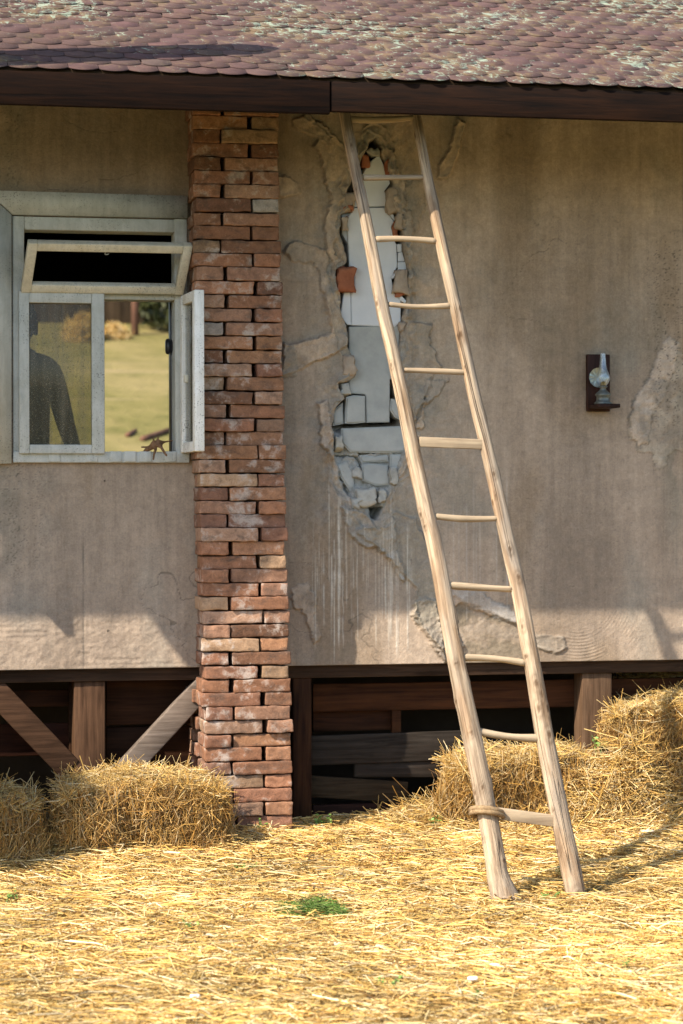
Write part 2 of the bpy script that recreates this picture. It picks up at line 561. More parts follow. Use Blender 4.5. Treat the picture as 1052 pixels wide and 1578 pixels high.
def clean(X, Z, edges=True):
    h = (fbm(X * 2.5, Z * 2.5, 3, 2) - .5) * .004 + (fbm(X * 30, Z * 22, 3, 3) - .5) * .0022
    base = np.array([.385, .302, .228])
    t = .5 + 1.7 * (fbm(X * 1.9 + 9, Z * 1.1 + 3, 5, 4) - .5)
    t2 = fbm(X * 9 + 2, Z * 1.1 + 7, 4, 5)
    t3 = fbm(X * 4, Z * 3, 5, 6)
    col = base[None] * (.72 + .56 * t.ravel()[:, None]) * (.80 + .40 * t2.ravel()[:, None])
    g = ss(.5, .75, t3).ravel()[:, None] * .5
    col = col * (1 - g) + g * np.array([.26, .245, .205])
    br = ss(.50, .66, fbm(X * 2.6 + 21, Z * 1.0 + 13, 5, 7)).ravel()[:, None] * .68      # broad brown stains
    col = col * (1 - br) + br * np.array([.265, .195, .13])
    ck = np.abs(fbm(X * 2.1 + 31 + .25 * fbm(X * 14, Z * 14, 3, 2), Z * 2.3 + 11, 3, 1) - .5)
    ck = ss(.0022, .0006, ck) * ss(.52, .6, fbm(X * 1.7 + 3, Z * 1.7 + 8, 2, 6))       # hairline cracks
    h = h - .0012 * ck
    ck = ck.ravel()[:, None] * .55
    col = col * (1 - ck) + ck * np.array([.09, .075, .06])
    return h, col

def blend(col, m, c):
    m = m.ravel()[:, None]
    return col * (1 - m) + m * np.asarray(c)

def wall_grid(name, xs, zs, fn, hole_rect=None):
    X, Z = np.meshgrid(xs, zs)
    h, col = fn(X, Z)
    V = np.stack([X, -h, Z], -1).reshape(-1, 3)
    n, m = len(xs), len(zs)
    i, j = np.meshgrid(np.arange(n - 1), np.arange(m - 1))
    a = (j * n + i).ravel()
    Q = np.stack([a, a + 1, a + n + 1, a + n], 1)
    if hole_rect:
        cx, cz = V[Q].mean(1)[:, 0], V[Q].mean(1)[:, 2]
        x0, x1, z0, z1 = hole_rect
        Q = Q[~((cx > x0) & (cx < x1) & (cz > z0) & (cz < z1))]
    # bottom and side thickness
    bot = np.arange(n)
    V2 = V[bot].copy(); V2[:, 1] = .12
    k = len(V)
    V = np.vstack([V, V2]); col = np.vstack([col, col[bot]])
    b = np.arange(n - 1)
    Q = np.vstack([Q, np.stack([b + k, b + k + 1, b + 1, b], 1)])
    return mesh_np(name, V, [Q], M_plaster, house, col, True)

def right_wall(X, Z):
    h, col = clean(X, Z)
    nz = (fbm(X * 22, Z * 22, 4, 1) - .5)
    nb = (fbm(X * 7, Z * 7, 4, 2) - .5)
    nh = (fbm(X * 70, Z * 70, 3, 6) - .5)
    PINK, GREY, DARK, PALE = (.52, .41, .31), (.31, .30, .265), (.165, .142, .112), (.47, .40, .33)
    wv = ss(.26, .45, fbm(X * 5 + 7, Z * 5 + 1, 4, 7))
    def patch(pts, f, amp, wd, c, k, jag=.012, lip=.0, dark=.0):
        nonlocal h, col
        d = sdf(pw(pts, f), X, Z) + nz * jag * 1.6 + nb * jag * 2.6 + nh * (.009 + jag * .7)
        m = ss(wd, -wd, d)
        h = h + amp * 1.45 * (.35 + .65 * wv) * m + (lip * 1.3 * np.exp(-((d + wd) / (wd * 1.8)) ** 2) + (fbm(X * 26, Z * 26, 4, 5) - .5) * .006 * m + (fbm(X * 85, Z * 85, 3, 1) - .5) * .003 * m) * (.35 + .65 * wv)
        col = blend(col, .55 * np.exp(-((d - .002) / .004) ** 2) * ss(.42, .6, fbm(X * 10 + 3, Z * 10, 4, 2)), (.13, .115, .09))     # shade line painted along the relief edge
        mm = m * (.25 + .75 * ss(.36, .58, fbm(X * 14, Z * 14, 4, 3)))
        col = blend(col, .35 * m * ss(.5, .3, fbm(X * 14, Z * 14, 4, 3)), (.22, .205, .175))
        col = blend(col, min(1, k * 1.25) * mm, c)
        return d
    # greyer, damper zone around the break
    dH = sdf(pw(hole), X, Z)
    near = np.exp(-np.clip(dH, 0, 9) / .14)
    h = h + (fbm(X * 17, Z * 15, 5, 1) - .5) * .030 * near + (fbm(X * 6 + 5, Z * 5, 3, 3) - .5) * .030 * near + (fbm(X * 48, Z * 40, 4, 2) - .5) * .008 * near
    col = blend(col, .6 * near * ss(.3, .6, fbm(X * 8, Z * 5, 4, 4)), (.24, .22, .175))
    col = blend(col, .6 * near * ss(.52, .66, fbm(X * 13 + 4, Z * 9, 5, 6)), (.42, .345, .27))
    col = blend(col, .5 * near * ss(.55, .68, fbm(X * 11 + 14, Z * 13, 5, 2)), (.29, .30, .285))
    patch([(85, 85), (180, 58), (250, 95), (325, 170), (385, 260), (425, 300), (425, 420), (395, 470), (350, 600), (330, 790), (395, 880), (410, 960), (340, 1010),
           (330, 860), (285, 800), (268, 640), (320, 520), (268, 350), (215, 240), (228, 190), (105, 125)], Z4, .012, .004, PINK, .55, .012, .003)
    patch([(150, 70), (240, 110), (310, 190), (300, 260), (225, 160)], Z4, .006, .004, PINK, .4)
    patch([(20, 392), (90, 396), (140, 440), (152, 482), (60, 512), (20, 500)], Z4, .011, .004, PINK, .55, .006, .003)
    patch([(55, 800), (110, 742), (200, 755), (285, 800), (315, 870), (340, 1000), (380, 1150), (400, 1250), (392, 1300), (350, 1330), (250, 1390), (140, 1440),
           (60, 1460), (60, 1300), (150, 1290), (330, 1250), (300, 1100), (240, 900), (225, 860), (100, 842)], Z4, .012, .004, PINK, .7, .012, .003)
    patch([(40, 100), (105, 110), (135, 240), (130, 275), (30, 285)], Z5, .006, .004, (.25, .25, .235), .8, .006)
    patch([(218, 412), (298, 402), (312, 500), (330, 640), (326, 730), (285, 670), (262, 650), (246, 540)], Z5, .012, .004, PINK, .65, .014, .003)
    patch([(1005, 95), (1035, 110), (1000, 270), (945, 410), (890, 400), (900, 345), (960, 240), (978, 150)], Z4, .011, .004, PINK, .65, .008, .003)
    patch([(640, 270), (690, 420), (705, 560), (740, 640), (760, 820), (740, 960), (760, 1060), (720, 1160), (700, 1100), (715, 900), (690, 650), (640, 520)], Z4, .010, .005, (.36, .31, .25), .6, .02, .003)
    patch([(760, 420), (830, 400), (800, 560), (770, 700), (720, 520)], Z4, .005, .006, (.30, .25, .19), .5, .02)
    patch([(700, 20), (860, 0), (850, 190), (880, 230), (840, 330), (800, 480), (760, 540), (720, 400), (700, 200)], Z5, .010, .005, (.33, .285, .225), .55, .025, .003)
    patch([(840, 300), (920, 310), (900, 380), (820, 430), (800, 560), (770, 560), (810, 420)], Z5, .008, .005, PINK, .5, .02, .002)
    # outlet of the break: grey cement run below, and the two torn skins at the foot of the wall
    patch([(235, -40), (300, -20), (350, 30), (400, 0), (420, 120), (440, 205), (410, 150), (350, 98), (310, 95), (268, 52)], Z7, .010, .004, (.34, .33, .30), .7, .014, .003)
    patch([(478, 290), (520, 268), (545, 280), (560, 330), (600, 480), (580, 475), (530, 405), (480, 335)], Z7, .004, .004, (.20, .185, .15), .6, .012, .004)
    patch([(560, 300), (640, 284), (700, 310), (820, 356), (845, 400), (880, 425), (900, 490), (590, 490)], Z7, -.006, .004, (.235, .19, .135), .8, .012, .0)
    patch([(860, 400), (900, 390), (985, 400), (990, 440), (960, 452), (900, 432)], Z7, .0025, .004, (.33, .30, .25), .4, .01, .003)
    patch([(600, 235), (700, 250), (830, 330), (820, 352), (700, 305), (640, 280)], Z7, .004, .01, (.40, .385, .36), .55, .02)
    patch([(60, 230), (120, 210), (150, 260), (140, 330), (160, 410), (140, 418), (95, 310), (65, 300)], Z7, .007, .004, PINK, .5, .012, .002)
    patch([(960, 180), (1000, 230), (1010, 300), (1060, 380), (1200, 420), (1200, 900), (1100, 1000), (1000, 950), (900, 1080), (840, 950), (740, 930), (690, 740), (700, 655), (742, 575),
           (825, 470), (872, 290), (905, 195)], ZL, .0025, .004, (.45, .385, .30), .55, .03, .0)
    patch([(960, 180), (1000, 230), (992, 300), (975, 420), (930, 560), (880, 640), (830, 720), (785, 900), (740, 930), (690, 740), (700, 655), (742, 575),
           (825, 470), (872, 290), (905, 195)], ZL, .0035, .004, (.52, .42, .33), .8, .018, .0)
    col = blend(col, .6 * ss(.03, -.10, sdf(pw([(960, 560), (1100, 300), (1200, 1000), (1000, 1800), (900, 1500), (830, 900)], ZL), X, Z)) *
                ss(.46, .62, fbm(X * 16, Z * 7, 5, 3)), (.21, .19, .145))
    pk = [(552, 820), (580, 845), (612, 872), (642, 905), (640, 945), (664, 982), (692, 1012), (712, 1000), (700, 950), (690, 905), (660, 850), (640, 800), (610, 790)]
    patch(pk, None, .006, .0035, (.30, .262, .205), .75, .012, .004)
    # white lime runs under the break
    rs = np.random.RandomState(3)
    for k in range(46):
        px = rs.choice([rs.uniform(478, 640), rs.normal(520, 10), rs.normal(600, 14)])
        y0, y1 = rs.uniform(740, 900), rs.uniform(900, 1024)
        x0, zt = W(px, y0)[0], W(px, y0)[2]
        zb = W(px, y1)[2]
        wdt = rs.uniform(.0012, .003)
        m = np.exp(-((X - x0 - .004 * (fbm(Z * 6 + k, Z * 0 + k, 2, 1) - .5)) / wdt) ** 2) * ss(zb - .02, zb + .05, Z) * ss(zt + .08, zt - .05, Z)
        m = m * ss(.2, .5, fbm(X * 3 + k, Z * 16, 2, 2))
        h = h + .0012 * m
        col = blend(col, m * rs.uniform(.35, .85), (.56, .52, .45))
    for k in range(12):                                    # pale runs right of the ladder
        px = rs.uniform(690, 790)
        y0, y1 = rs.uniform(740, 850), rs.uniform(860, 960)
        x0, zt, zb = W(px, y0)[0], W(px, y0)[2], W(px, y1)[2]
        m = np.exp(-((X - x0) / .002) ** 2) * ss(zb - .02, zb + .03, Z) * ss(zt + .05, zt - .03, Z)
        col = blend(col, m * .45, (.52, .47, .41))
    # trowel combing
    cx, cz = W(890, 920)[0], W(890, 920)[2]
    r = np.hypot(X - cx, Z - cz)
    m = ss(.10, .16, r) * ss(.36, .28, r) * ss(cz + .02, cz - .08, Z) * ss(.3, .5, fbm(X * 6, Z * 6, 3, 5)) * ss(.85, 1.0, X)
    h = h + .0010 * m * np.sin(r * 480 + 3 * fbm(X * 9, Z * 9, 2, 1))
    # dark splashes at the right edge
    sp = ss(.80, .86, vn(X * 205, Z * 205, 3)) * ss(1.22, 1.36, X + .1 * (fbm(X * 4, Z * 4, 3, 1) - .5)) * ss(1.5, 1.7, Z) * ss(2.5, 2.3, Z)
    col = blend(col, .75 * sp, (.07, .06, .05))
    sp = ss(.93, .96, vn(X * 130 + 3, Z * 130, 2)) * ss(.45, .65, fbm(X * 2, Z * 2, 2, 2))
    col = blend(col, .5 * sp, (.13, .11, .085))
    # the break itself: first the top coat is lost, then the hole
    d = dH + nz * .016 + (fbm(X * 60, Z * 60, 3, 4) - .5) * .006
    d2 = dH + nb * .11 + nz * .03 - .020
    d3 = dH + (fbm(X * 9 + 5, Z * 9 + 2, 4, 5) - .5) * .15 + nz * .02 - .006
    for dd, am, cc_ in ((d2, .007, (.37, .305, .235)), (d3, .009, (.50, .405, .315))):
        m = ss(.0035, -.0035, dd)
        h = h - am * m + (fbm(X * 34, Z * 34, 4, 2) - .5) * .008 * m + .004 * np.exp(-((dd - .004) / .005) ** 2)
        col = blend(col, m * (.3 + .5 * ss(.35, .6, fbm(X * 24, Z * 24, 4, 3))), cc_)
    gm = ss(.012, -.004, d3) * ss(.5, .62, fbm(X * 15 + 8, Z * 12, 4, 1))
    col = blend(col, .6 * gm, (.27, .265, .235))
    rim = np.exp(-(np.clip(d, 0, 9) / .035) ** 2) * (d > -.01)
    h = h + rim * .018 * ss(.3, .6, fbm(X * 16, Z * 16, 3, 2))
    zlow = W(560, 655)[2]
    low = ss(zlow + .03, zlow - .03, Z + .05 * nb)
    pit = sdf(pw([(532, 990), (610, 985), (600, 1040), (560, 1062), (535, 1040)], Z5), X, Z) + nz * .01
    crack = ss(.455, .42, np.abs(fbm(X * 9 + 2, Z * 9, 4, 3) - .5) + .42)
    dep = (1 - low) * .115 + low * (.013 + (fbm(X * 26, Z * 26, 4, 4) - .5) * .030 + .03 * crack + .09 * ss(.004, -.008, pit))
    h = h - dep * ss(.002, -.008, d)
    col = blend(col, rim * .5 * ss(.4, .6, fbm(X * 20, Z * 20, 3, 6)), (.36, .33, .28))
    col = blend(col, ss(.004, -.006, d) * (1 - low), (.17, .145, .115))
    col = blend(col, ss(.006, -.004, d) * low * .85, (.34, .345, .325))
    col = blend(col, np.exp(-np.clip(d, 0, 9) / .03) * low * .6 * ss(.4, .6, fbm(X * 15, Z * 15, 4, 2)), (.34, .345, .33))
    return h, col

XS = -.45
fx = lambda a, b, s_: np.linspace(a, b, int((b - a) / s_) + 1)
zs = np.concatenate([fx(ZB, 2.86, .0034), [2.95, ZT]])
wr = wall_grid('wall', np.concatenate([fx(XS, -.30, .006)[:-1], fx(-.30, .62, .0034)[:-1], fx(.62, 1.52, .0055), [1.7, 2.2, 3, 4.2]]), zs, right_wall)
wr['label'] = 'cracked wall with the plaster broken away from pale blocks'

wx0, wx1, wz0, wz1 = rect(24, 340, 284, 704, 0)
def left_wall(X, Z):
    h, col = clean(X, Z)
    sp = ss(.80, .86, vn(X * 190, Z * 190, 3)) * ss(-1.10, -1.34, X + .12 * (fbm(X * 5, Z * 5, 3, 1) - .5)) * ss(.95, 1.1, Z)
    col = blend(col, .7 * sp, (.08, .07, .055))
    gx = W(0, 810)
    col = blend(col, .45 * ss(.4, .6, fbm(X * 7, Z * 7, 4, 1)) * ss(-1.2, -1.36, X) * ss(.95, 1.1, Z), (.17, .16, .125))
    x0 = W(128, 900)[0]
    m = np.exp(-((X - x0 - .004 * (fbm(Z * 9, Z * 0, 2, 1) - .5)) / .0013) ** 2) * ss(1.2, 1.1, Z)
    col = blend(col, .7 * m, (.10, .09, .075)); h = h - .002 * m
    m = ss(.9, .82, Z) * ss(.4, .55, fbm(X * 3, Z * 14, 3, 4))
    h = h + .0006 * m * np.sin(Z * 300 + 6 * fbm(X * 3, Z * 3, 3, 2))
    m = ss(.93, .84, Z)
    h = h + (fbm(X * 45, Z * 45, 4, 5) - .5) * .005 * m
    for (px, py) in ((161, 741), (166, 972)):              # nail heads
        q = W(px, py)
        m = ss(.006, .003, np.hypot(X - q[0], Z - q[2]))
        col = blend(col, m, (.03, .025, .02)); h = h + .001 * m
    return h, col
wall_grid('wall', np.concatenate([[-4.2, -3, -2.2], fx(-1.72, XS, .005)]), zs, left_wall, (wx0, wx1, wz0, wz1))

# backing of the walls, floor, ceiling, far wall with its opening
b = MB()
YI = .17
b.box((-4.2, .12, ZB + .02), (wx0 - .02, YI, ZT)); b.box((wx1 + .02, .12, ZB + .02), (4.2, YI, ZT))
b.box((wx0 - .02, .121, ZB + .02), (wx1 + .02, YI - .001, wz0 - .02)); b.box((wx0 - .02, .121, wz1 + .02), (wx1 + .02, YI - .001, ZT))
b.box((-4.2, YI, ZB - .06), (-4.1, 3.6, ZT)); b.box((4.1, YI, ZB - .06), (4.2, 3.6, ZT))
b.box((.35, YI + .003, ZB), (.45, 3.4, 2.8))
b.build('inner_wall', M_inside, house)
b = MB()
b.box((-4.1, 3.4, .0), (-1.75, 3.6, ZT)); b.box((.25, 3.4, .0), (4.1, 3.6, ZT))
b.box((-1.75, 3.402, 2.5), (.25, 3.598, ZT)); b.box((-1.75, 3.402, .0), (.25, 3.598, ZB))
b.build('back_wall', M_inside, house)
b = MB(); b.box((-4.2, .13, ZB - .05), (4.2, 3.4, ZB - .01)); b.build('floor', M_brown, house)
b = MB(); b.box((-4.1, YI, 2.8), (4.1, 3.4, 2.84)); b.build('ceiling', M_inside, house)

# ---- roof
PIT = rad(25)
EY, EZ = -1.04, ZE - .002
def RP(x, sdist, nrm):                  # point on the front slope
    return np.stack([np.broadcast_to(x, np.shape(sdist)) if np.ndim(x) == 0 else x, EY + sdist * math.cos(PIT) - nrm * math.sin(PIT),
                     EZ + sdist * math.sin(PIT) + nrm * math.cos(PIT)], -1)
mb = MB()
rs = np.random.RandomState(5)
TW, EX = .106, .080
SL = 3.3
a = np.linspace(0, np.pi, 11)
ax_ = np.linspace(-1, 1, 11)
arc = np.stack([ax_ * TW * .499, -.026 * (1 - np.abs(ax_) ** 2.2)], 1)
for i in range(int(SL / EX)):
    s0 = i * EX + .03
    off = TW / 2 * (i % 2)
    wav = lambda x: .0025 * math.sin(x * 1.3 + i * .7)
    for x in np.arange(-4.3, 4.3, TW):
        if i > 20 and (abs(x) > 3): continue
        xx = x + off + rs.normal(0, .0015)
        ds, tl = rs.normal(0, .0022), rs.normal(0, .0012)
        lx = np.concatenate([arc[:, 0], [TW * .495, -TW * .495]])
        ls_ = np.concatenate([arc[:, 1] + .012, [.13, .13]])
        nr = .0068 + tl * .5 - (ls_ + .018) * .028 + wav(xx)
        top = RP(xx + lx, s0 + ds + ls_, nr)
        bot = RP(xx + lx, s0 + ds + ls_, nr - .0028)
        k = len(lx)
        e = np.arange(11 - 1)
        side = np.stack([e, e + k, e + 1 + k, e + 1], 1)
        cc = np.array([.080, .049, .043]) * rs.uniform(.86, 1.14) * (1 + rs.normal(0, .03, 3))
        mb.add(np.vstack([top, bot]), [np.arange(k)[None], side], cc)
shing = mb.build('roof_tiles', M_roof, house)
shing['label'] = 'scalloped reddish brown roof tiles with pale lichen'
b = MB()
hs = np.array([0.015, SL])
for (y0, z0, y1, z1) in ((EY + .02, EZ - .006, EY + SL * math.cos(PIT), EZ + SL * math.sin(PIT) - .004),):
    yb, zb_ = 2 * y1 - y0, z0
    V = []
    for x in (-4.3, 4.3):
        V += [(x, y0 + .03, z0 + .0145), (x, y1, z1), (x, yb, zb_), (x, yb, zb_ - .045), (x, y1, z1 - .05), (x, y0 + .035, z0 - .008)]
    q = [[0, 6, 7, 1], [1, 7, 8, 2], [2, 8, 9, 3], [3, 9, 10, 4], [4, 10, 11, 5], [5, 11, 6, 0], [0, 1, 4, 5], [1, 2, 3, 4], [11, 10, 7, 6], [10, 9, 8, 7]]
    b.add(V, [np.array(q)])
b.build('roof_deck', wood('deck_boards', (.03, .018, .011), (.075, .046, .026), 'x', grain=30, attr=True), house)
JX = W(509, 150, EY + .018)[0]
YFA = EY + .018
fz0 = (W(0, 159, YFA)[2] + W(1052, 189, YFA)[2]) / 2
for (xa, xb, dz, dy) in ((-4.3, JX - .002, -.004, 0), (JX + .002, 4.3, .006, .006)):
    b = MB(); b.box((xa, YFA + dy, fz0 + dz), (xb, YFA + .028 + dy, EZ - .001), r=.002)
    f = b.build('fascia_board', M_fascia, house)
    f['label'] = 'dark fascia board left of the joint' if xa < -4 else 'dark fascia board right of the joint'
b = MB()
for x in np.arange(-3.9, 4.2, .78):     # rafters under the eave
    V = [(x, -.97, ZE - .035), (x + .07, -.97, ZE - .035), (x + .07, .02, ZE + .42), (x, .02, ZE + .42),
         (x, -.97, ZE - .10), (x + .07, -.97, ZE - .10), (x + .07, .02, ZE + .33), (x, .02, ZE + .33)]
    b = MB()
    b.add(V, [np.array([[0, 1, 2, 3], [4, 7, 6, 5], [0, 4, 5, 1], [1, 5, 6, 2], [2, 6, 7, 3], [3, 7, 4, 0]])])
    b.build('rafter', M_brownz, house)

# ---- timber base
b = MB()
sb0, sb1 = W(100, 1051, .03)[2], ZB + .01
b.box((-4.2, .03, sb0), (4.2, .115, sb1), (.75, .62, .52))
b.build('sill_beam', M_oldx, house)
def post(px0, px1, y, dep, mat, zt=sb0, col=(1, 1, 1)):
    x0, x1 = W(px0, 1120, y)[0], W(px1, 1120, y)[0]
    b = MB(); b.box((x0, y, -.1), (x1, y + dep, zt + .001), col, .005)
    return b.build('post', mat, house)
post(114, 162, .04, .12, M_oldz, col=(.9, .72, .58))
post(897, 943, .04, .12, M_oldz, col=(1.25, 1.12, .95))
post(451, 480, .035, .10, M_brownz)
for px in (-420, -900, 1400, 1800): post(px, px + 48, .04, .12, M_oldz)
def beam(p0, p1, wd, y, dep, mat, name, col=(1, 1, 1)):
    a, c_ = W(*p0, y), W(*p1, y)
    d = c_ - a
    L = math.hypot(d[0], d[2])
    ang = math.atan2(d[2], d[0])
    R = np.array([[math.cos(ang), 0, -math.sin(ang)], [0, 1, 0], [math.sin(ang), 0, math.cos(ang)]])
    V, Q = rbox((L, dep, wd), .004)
    mid = (a + c_) / 2
    V = V @ R.T + mid + np.array([0, dep / 2, 0])
    b = MB(); b.add(V, [Q], col)
    return b.build(name, mat, house)
M_br1 = wood('weathered_brace', (.036, .022, .014), (.10, .064, .043), 'x', (0, rad(45), 0), grain=60, attr=True)
M_br2 = wood('grey_brace', (.09, .068, .052), (.21, .17, .14), 'x', (0, rad(-45), 0), grain=60, attr=True)
beam((-22, 1050), (108, 1186), .098, .035, .05, M_br1, 'brace', (.8, .66, .55))
g_ = beam((322, 1050), (178, 1206), .085, .02, .06, M_br2, 'brace')
g_['label'] = 'grey sunlit brace leaning to the brick pillar'
def plank(px0, py0, px1, py1, y, col, mat=M_brown, tilt=0.0, dep=.025):
    xa, xb, za, zb = rect(px0, py0, px1, py1, y)
    V, Q = rbox((xb - xa, dep, zb - za), .003)
    R = np.array([[math.cos(tilt), 0, -math.sin(tilt)], [0, 1, 0], [math.sin(tilt), 0, math.cos(tilt)]])
    b = MB(); b.add(V @ R.T + np.array([(xa + xb) / 2, y + dep / 2, (za + zb) / 2]), [Q], col)
    return b.build('plank', mat, house)
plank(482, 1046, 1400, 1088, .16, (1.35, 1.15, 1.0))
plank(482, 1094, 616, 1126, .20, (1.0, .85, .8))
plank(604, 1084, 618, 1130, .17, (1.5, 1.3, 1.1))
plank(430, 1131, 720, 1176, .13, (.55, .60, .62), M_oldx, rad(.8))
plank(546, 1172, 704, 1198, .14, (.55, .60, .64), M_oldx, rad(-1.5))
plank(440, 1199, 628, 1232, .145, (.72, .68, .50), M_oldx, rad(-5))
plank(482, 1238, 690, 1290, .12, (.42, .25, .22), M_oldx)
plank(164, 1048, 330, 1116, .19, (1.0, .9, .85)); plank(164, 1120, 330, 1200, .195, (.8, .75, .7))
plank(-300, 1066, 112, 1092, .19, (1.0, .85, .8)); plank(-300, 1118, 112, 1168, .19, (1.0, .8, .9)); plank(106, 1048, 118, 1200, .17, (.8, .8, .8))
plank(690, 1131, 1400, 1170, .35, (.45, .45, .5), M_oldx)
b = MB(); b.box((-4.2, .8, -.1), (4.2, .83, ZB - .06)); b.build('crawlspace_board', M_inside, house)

# ---- broken masonry behind the plaster
def slab(pts, f, y, dep, mat, name, bev=.003):
    P = [W(*f(*p), y) for p in pts]
    me = bpy.data.meshes.new(name)
    bm = bmesh.new()
    vs = [bm.verts.new((p[0], y, p[2])) for p in P]
    fc = bm.faces.new(vs)
    bm.normal_update()
    if fc.normal.y > 0: fc.normal_flip()
    ex = bmesh.ops.extrude_face_region(bm, geom=[fc])
    for e in ex['geom']:
        if isinstance(e, bmesh.types.BMVert): e.co.y += dep
    bmesh.ops.recalc_face_normals(bm, faces=bm.faces[:])
    fe = [e for e in bm.edges if all(abs(v_.co.y - y) < 1e-6 for v_ in e.verts)]
    bmesh.ops.bevel(bm, geom=fe, offset=bev, segments=2, affect='EDGES', clamp_overlap=True)
    bm.to_mesh(me); bm.free()
    me.materials.append(mat)
    return link(bpy.data.objects.new(name, me), house)
slab([(575, 275), (625, 388), (634, 430), (604, 472), (634, 553), (500, 556), (430, 556), (480, 480), (478, 400), (520, 320)], Z4, .022, .1, M_block, 'block')
slab([(440, 562), (600, 560), (658, 640), (640, 700), (668, 760), (674, 880), (642, 940), (652, 1010), (692, 1060), (692, 1180), (660, 1204), (426, 1196),
      (424, 1010), (442, 990), (442, 900), (415, 880), (402, 620)], Z4, .020, .1, M_block, 'block')
slab([(385, 1020), (421, 1015), (424, 1194), (405, 1194), (366, 1150)], Z4, .021, .1, M_block, 'block', .002)
slab([(372, 600), (436, 566), (402, 640), (408, 760), (375, 700)], Z4, .04, .06, M_block, 'block')
slab([(600, 562), (620, 562), (655, 604), (660, 632), (640, 610)], Z4, .016, .06, M_block, 'block', .002)
slab([(640, 650), (655, 644), (652, 720), (632, 722)], Z4, .02, .06, M_block, 'block', .002)
slab([(672, 758), (696, 758), (698, 798), (676, 800)], Z4, .016, .06, M_block, 'block', .002)
slab([(678, 804), (700, 800), (714, 850), (678, 852)], Z4, .016, .06, M_block, 'block', .002)
slab([(676, 856), (720, 854), (722, 906), (680, 910)], Z4, .014, .06, M_block, 'block', .002)
slab([(642, 936), (668, 905), (682, 914), (650, 946)], Z4, .012, .06, M_block, 'block', .002)
slab([(684, 1040), (700, 1040), (722, 1066), (716, 1078), (690, 1062)], Z4, .012, .06, M_block, 'block', .002)
slab([(412, 12), (690, 6), (668, 250), (634, 300), (632, 528), (508, 530), (502, 378), (414, 372)], Z5, .024, .1, M_blockg, 'block')
slab([(398, 392), (440, 382), (500, 386), (503, 528), (450, 536), (392, 534)], Z5, .010, .08, M_blockg, 'block', .006)
slab([(642, 400), (690, 410), (700, 520), (660, 500), (634, 460)], Z5, .012, .08, M_blockg, 'block', .006)
slab([(372, 562), (520, 556), (726, 548), (726, 690), (560, 694), (420, 690), (372, 640)], Z5, .012, .1, M_blockg, 'block', .006)
slab([(482, 760), (520, 750), (622, 760), (632, 868), (560, 872), (486, 842)], Z5, .012, .08, M_blockg, 'block', .006)
slab([(344, 762), (400, 740), (436, 800), (442, 872), (420, 902), (372, 830)], Z5, .014, .08, M_blockg, 'block', .006)
slab([(636, 706), (700, 700), (690, 760), (656, 812), (634, 800)], Z5, .014, .08, M_blockg, 'block', .006)
slab([(470, 706), (560, 712), (620, 704), (630, 740), (480, 748)], Z5, .02, .08, M_blockg, 'block', .006)
slab([(324, 470), (380, 420), (384, 536), (326, 548)], Z5, .02, .08, M_blockg, 'block', .006)

def lump(px, py, w_, h_, y, dep, mat, name, seed):
    c_ = W(px, py, y)
    V, Q = rbox((w_ / 390, dep, h_ / 390), min(w_, h_) / 390 * .14, (5, 4, 5))
    n_ = np.stack([fbm(V[:, 0] * 40 + seed, V[:, 2] * 40 + k * 7 + V[:, 1] * 23, 3, k) - .5 for k in range(3)], 1)
    b = MB(); b.add(V + n_ * np.array([.034, .022, .034]) + c_, [Q])
    return b.build(name, mat, house, False)
def L4(x, y, w_, h_, *a): return lump(*Z4(x, y), w_ / 3.507, h_ / 3.507, *a)
def L5(x, y, w_, h_, *a): return lump(*Z5(x, y), w_ / 3.507, h_ / 3.507, *a)
L4(390, 955, 98, 140, .012, .07, M_redbrick, 'brick_piece', 1)
L4(690, 965, 78, 130, .012, .06, M_pinkish, 'rubble', 2)
L4(690, 1018, 60, 36, .03, .05, M_redbrick, 'brick_piece', 3)
L4(664, 690, 30, 84, .035, .05, M_redbrick, 'brick_piece', 4)
L4(684, 640, 40, 70, .012, .05, M_pinkish, 'rubble', 5)
L4(640, 525, 56, 130, .012, .05, M_pinkish, 'rubble', 6)
L4(408, 530, 70, 100, .012, .06, M_pinkish, 'rubble', 7)
L4(410, 568, 50, 30, .010, .06, M_redbrick, 'brick_piece', 17)
L4(384, 650, 40, 70, .012, .06, M_pinkish, 'rubble', 8)
L4(616, 345, 22, 86, .035, .05, M_redbrick, 'brick_piece', 9)
L4(496, 310, 34, 64, .03, .05, M_redbrick, 'brick_piece', 10)
L4(545, 262, 70, 40, .03, .05, M_rubble, 'rubble', 18)
L4(690, 1205, 34, 60, .02, .05, M_pinkish, 'rubble', 11)
L5(405, 225, 76, 110, .006, .06, M_pinkish, 'rubble', 12)
L5(385, 350, 50, 60, .025, .05, M_rubble, 'rubble', 13)
L5(500, 935, 110, 100, .012, .06, M_rubble, 'rubble', 14)
L5(585, 930, 50, 70, .014, .06, M_rubble, 'rubble', 15)
L5(445, 970, 60, 60, .008, .06, M_rubble, 'rubble', 16)
L5(455, 800, 50, 60, .03, .05, M_rubble, 'rubble', 19)
L5(355, 640, 40, 80, .02, .06, M_rubble, 'rubble', 20)
L5(650, 820, 40, 90, .02, .06, M_rubble, 'rubble', 21)

# ---- window
win = MB()
YC = -.032
def bx(mb_, px, y0, y1, col=(1, 1, 1), r=.003):
    xa, xb, za, zb = rect(*px, y0)
    mb_.box((xa, y0, za), (xb, y1, zb), col, r)
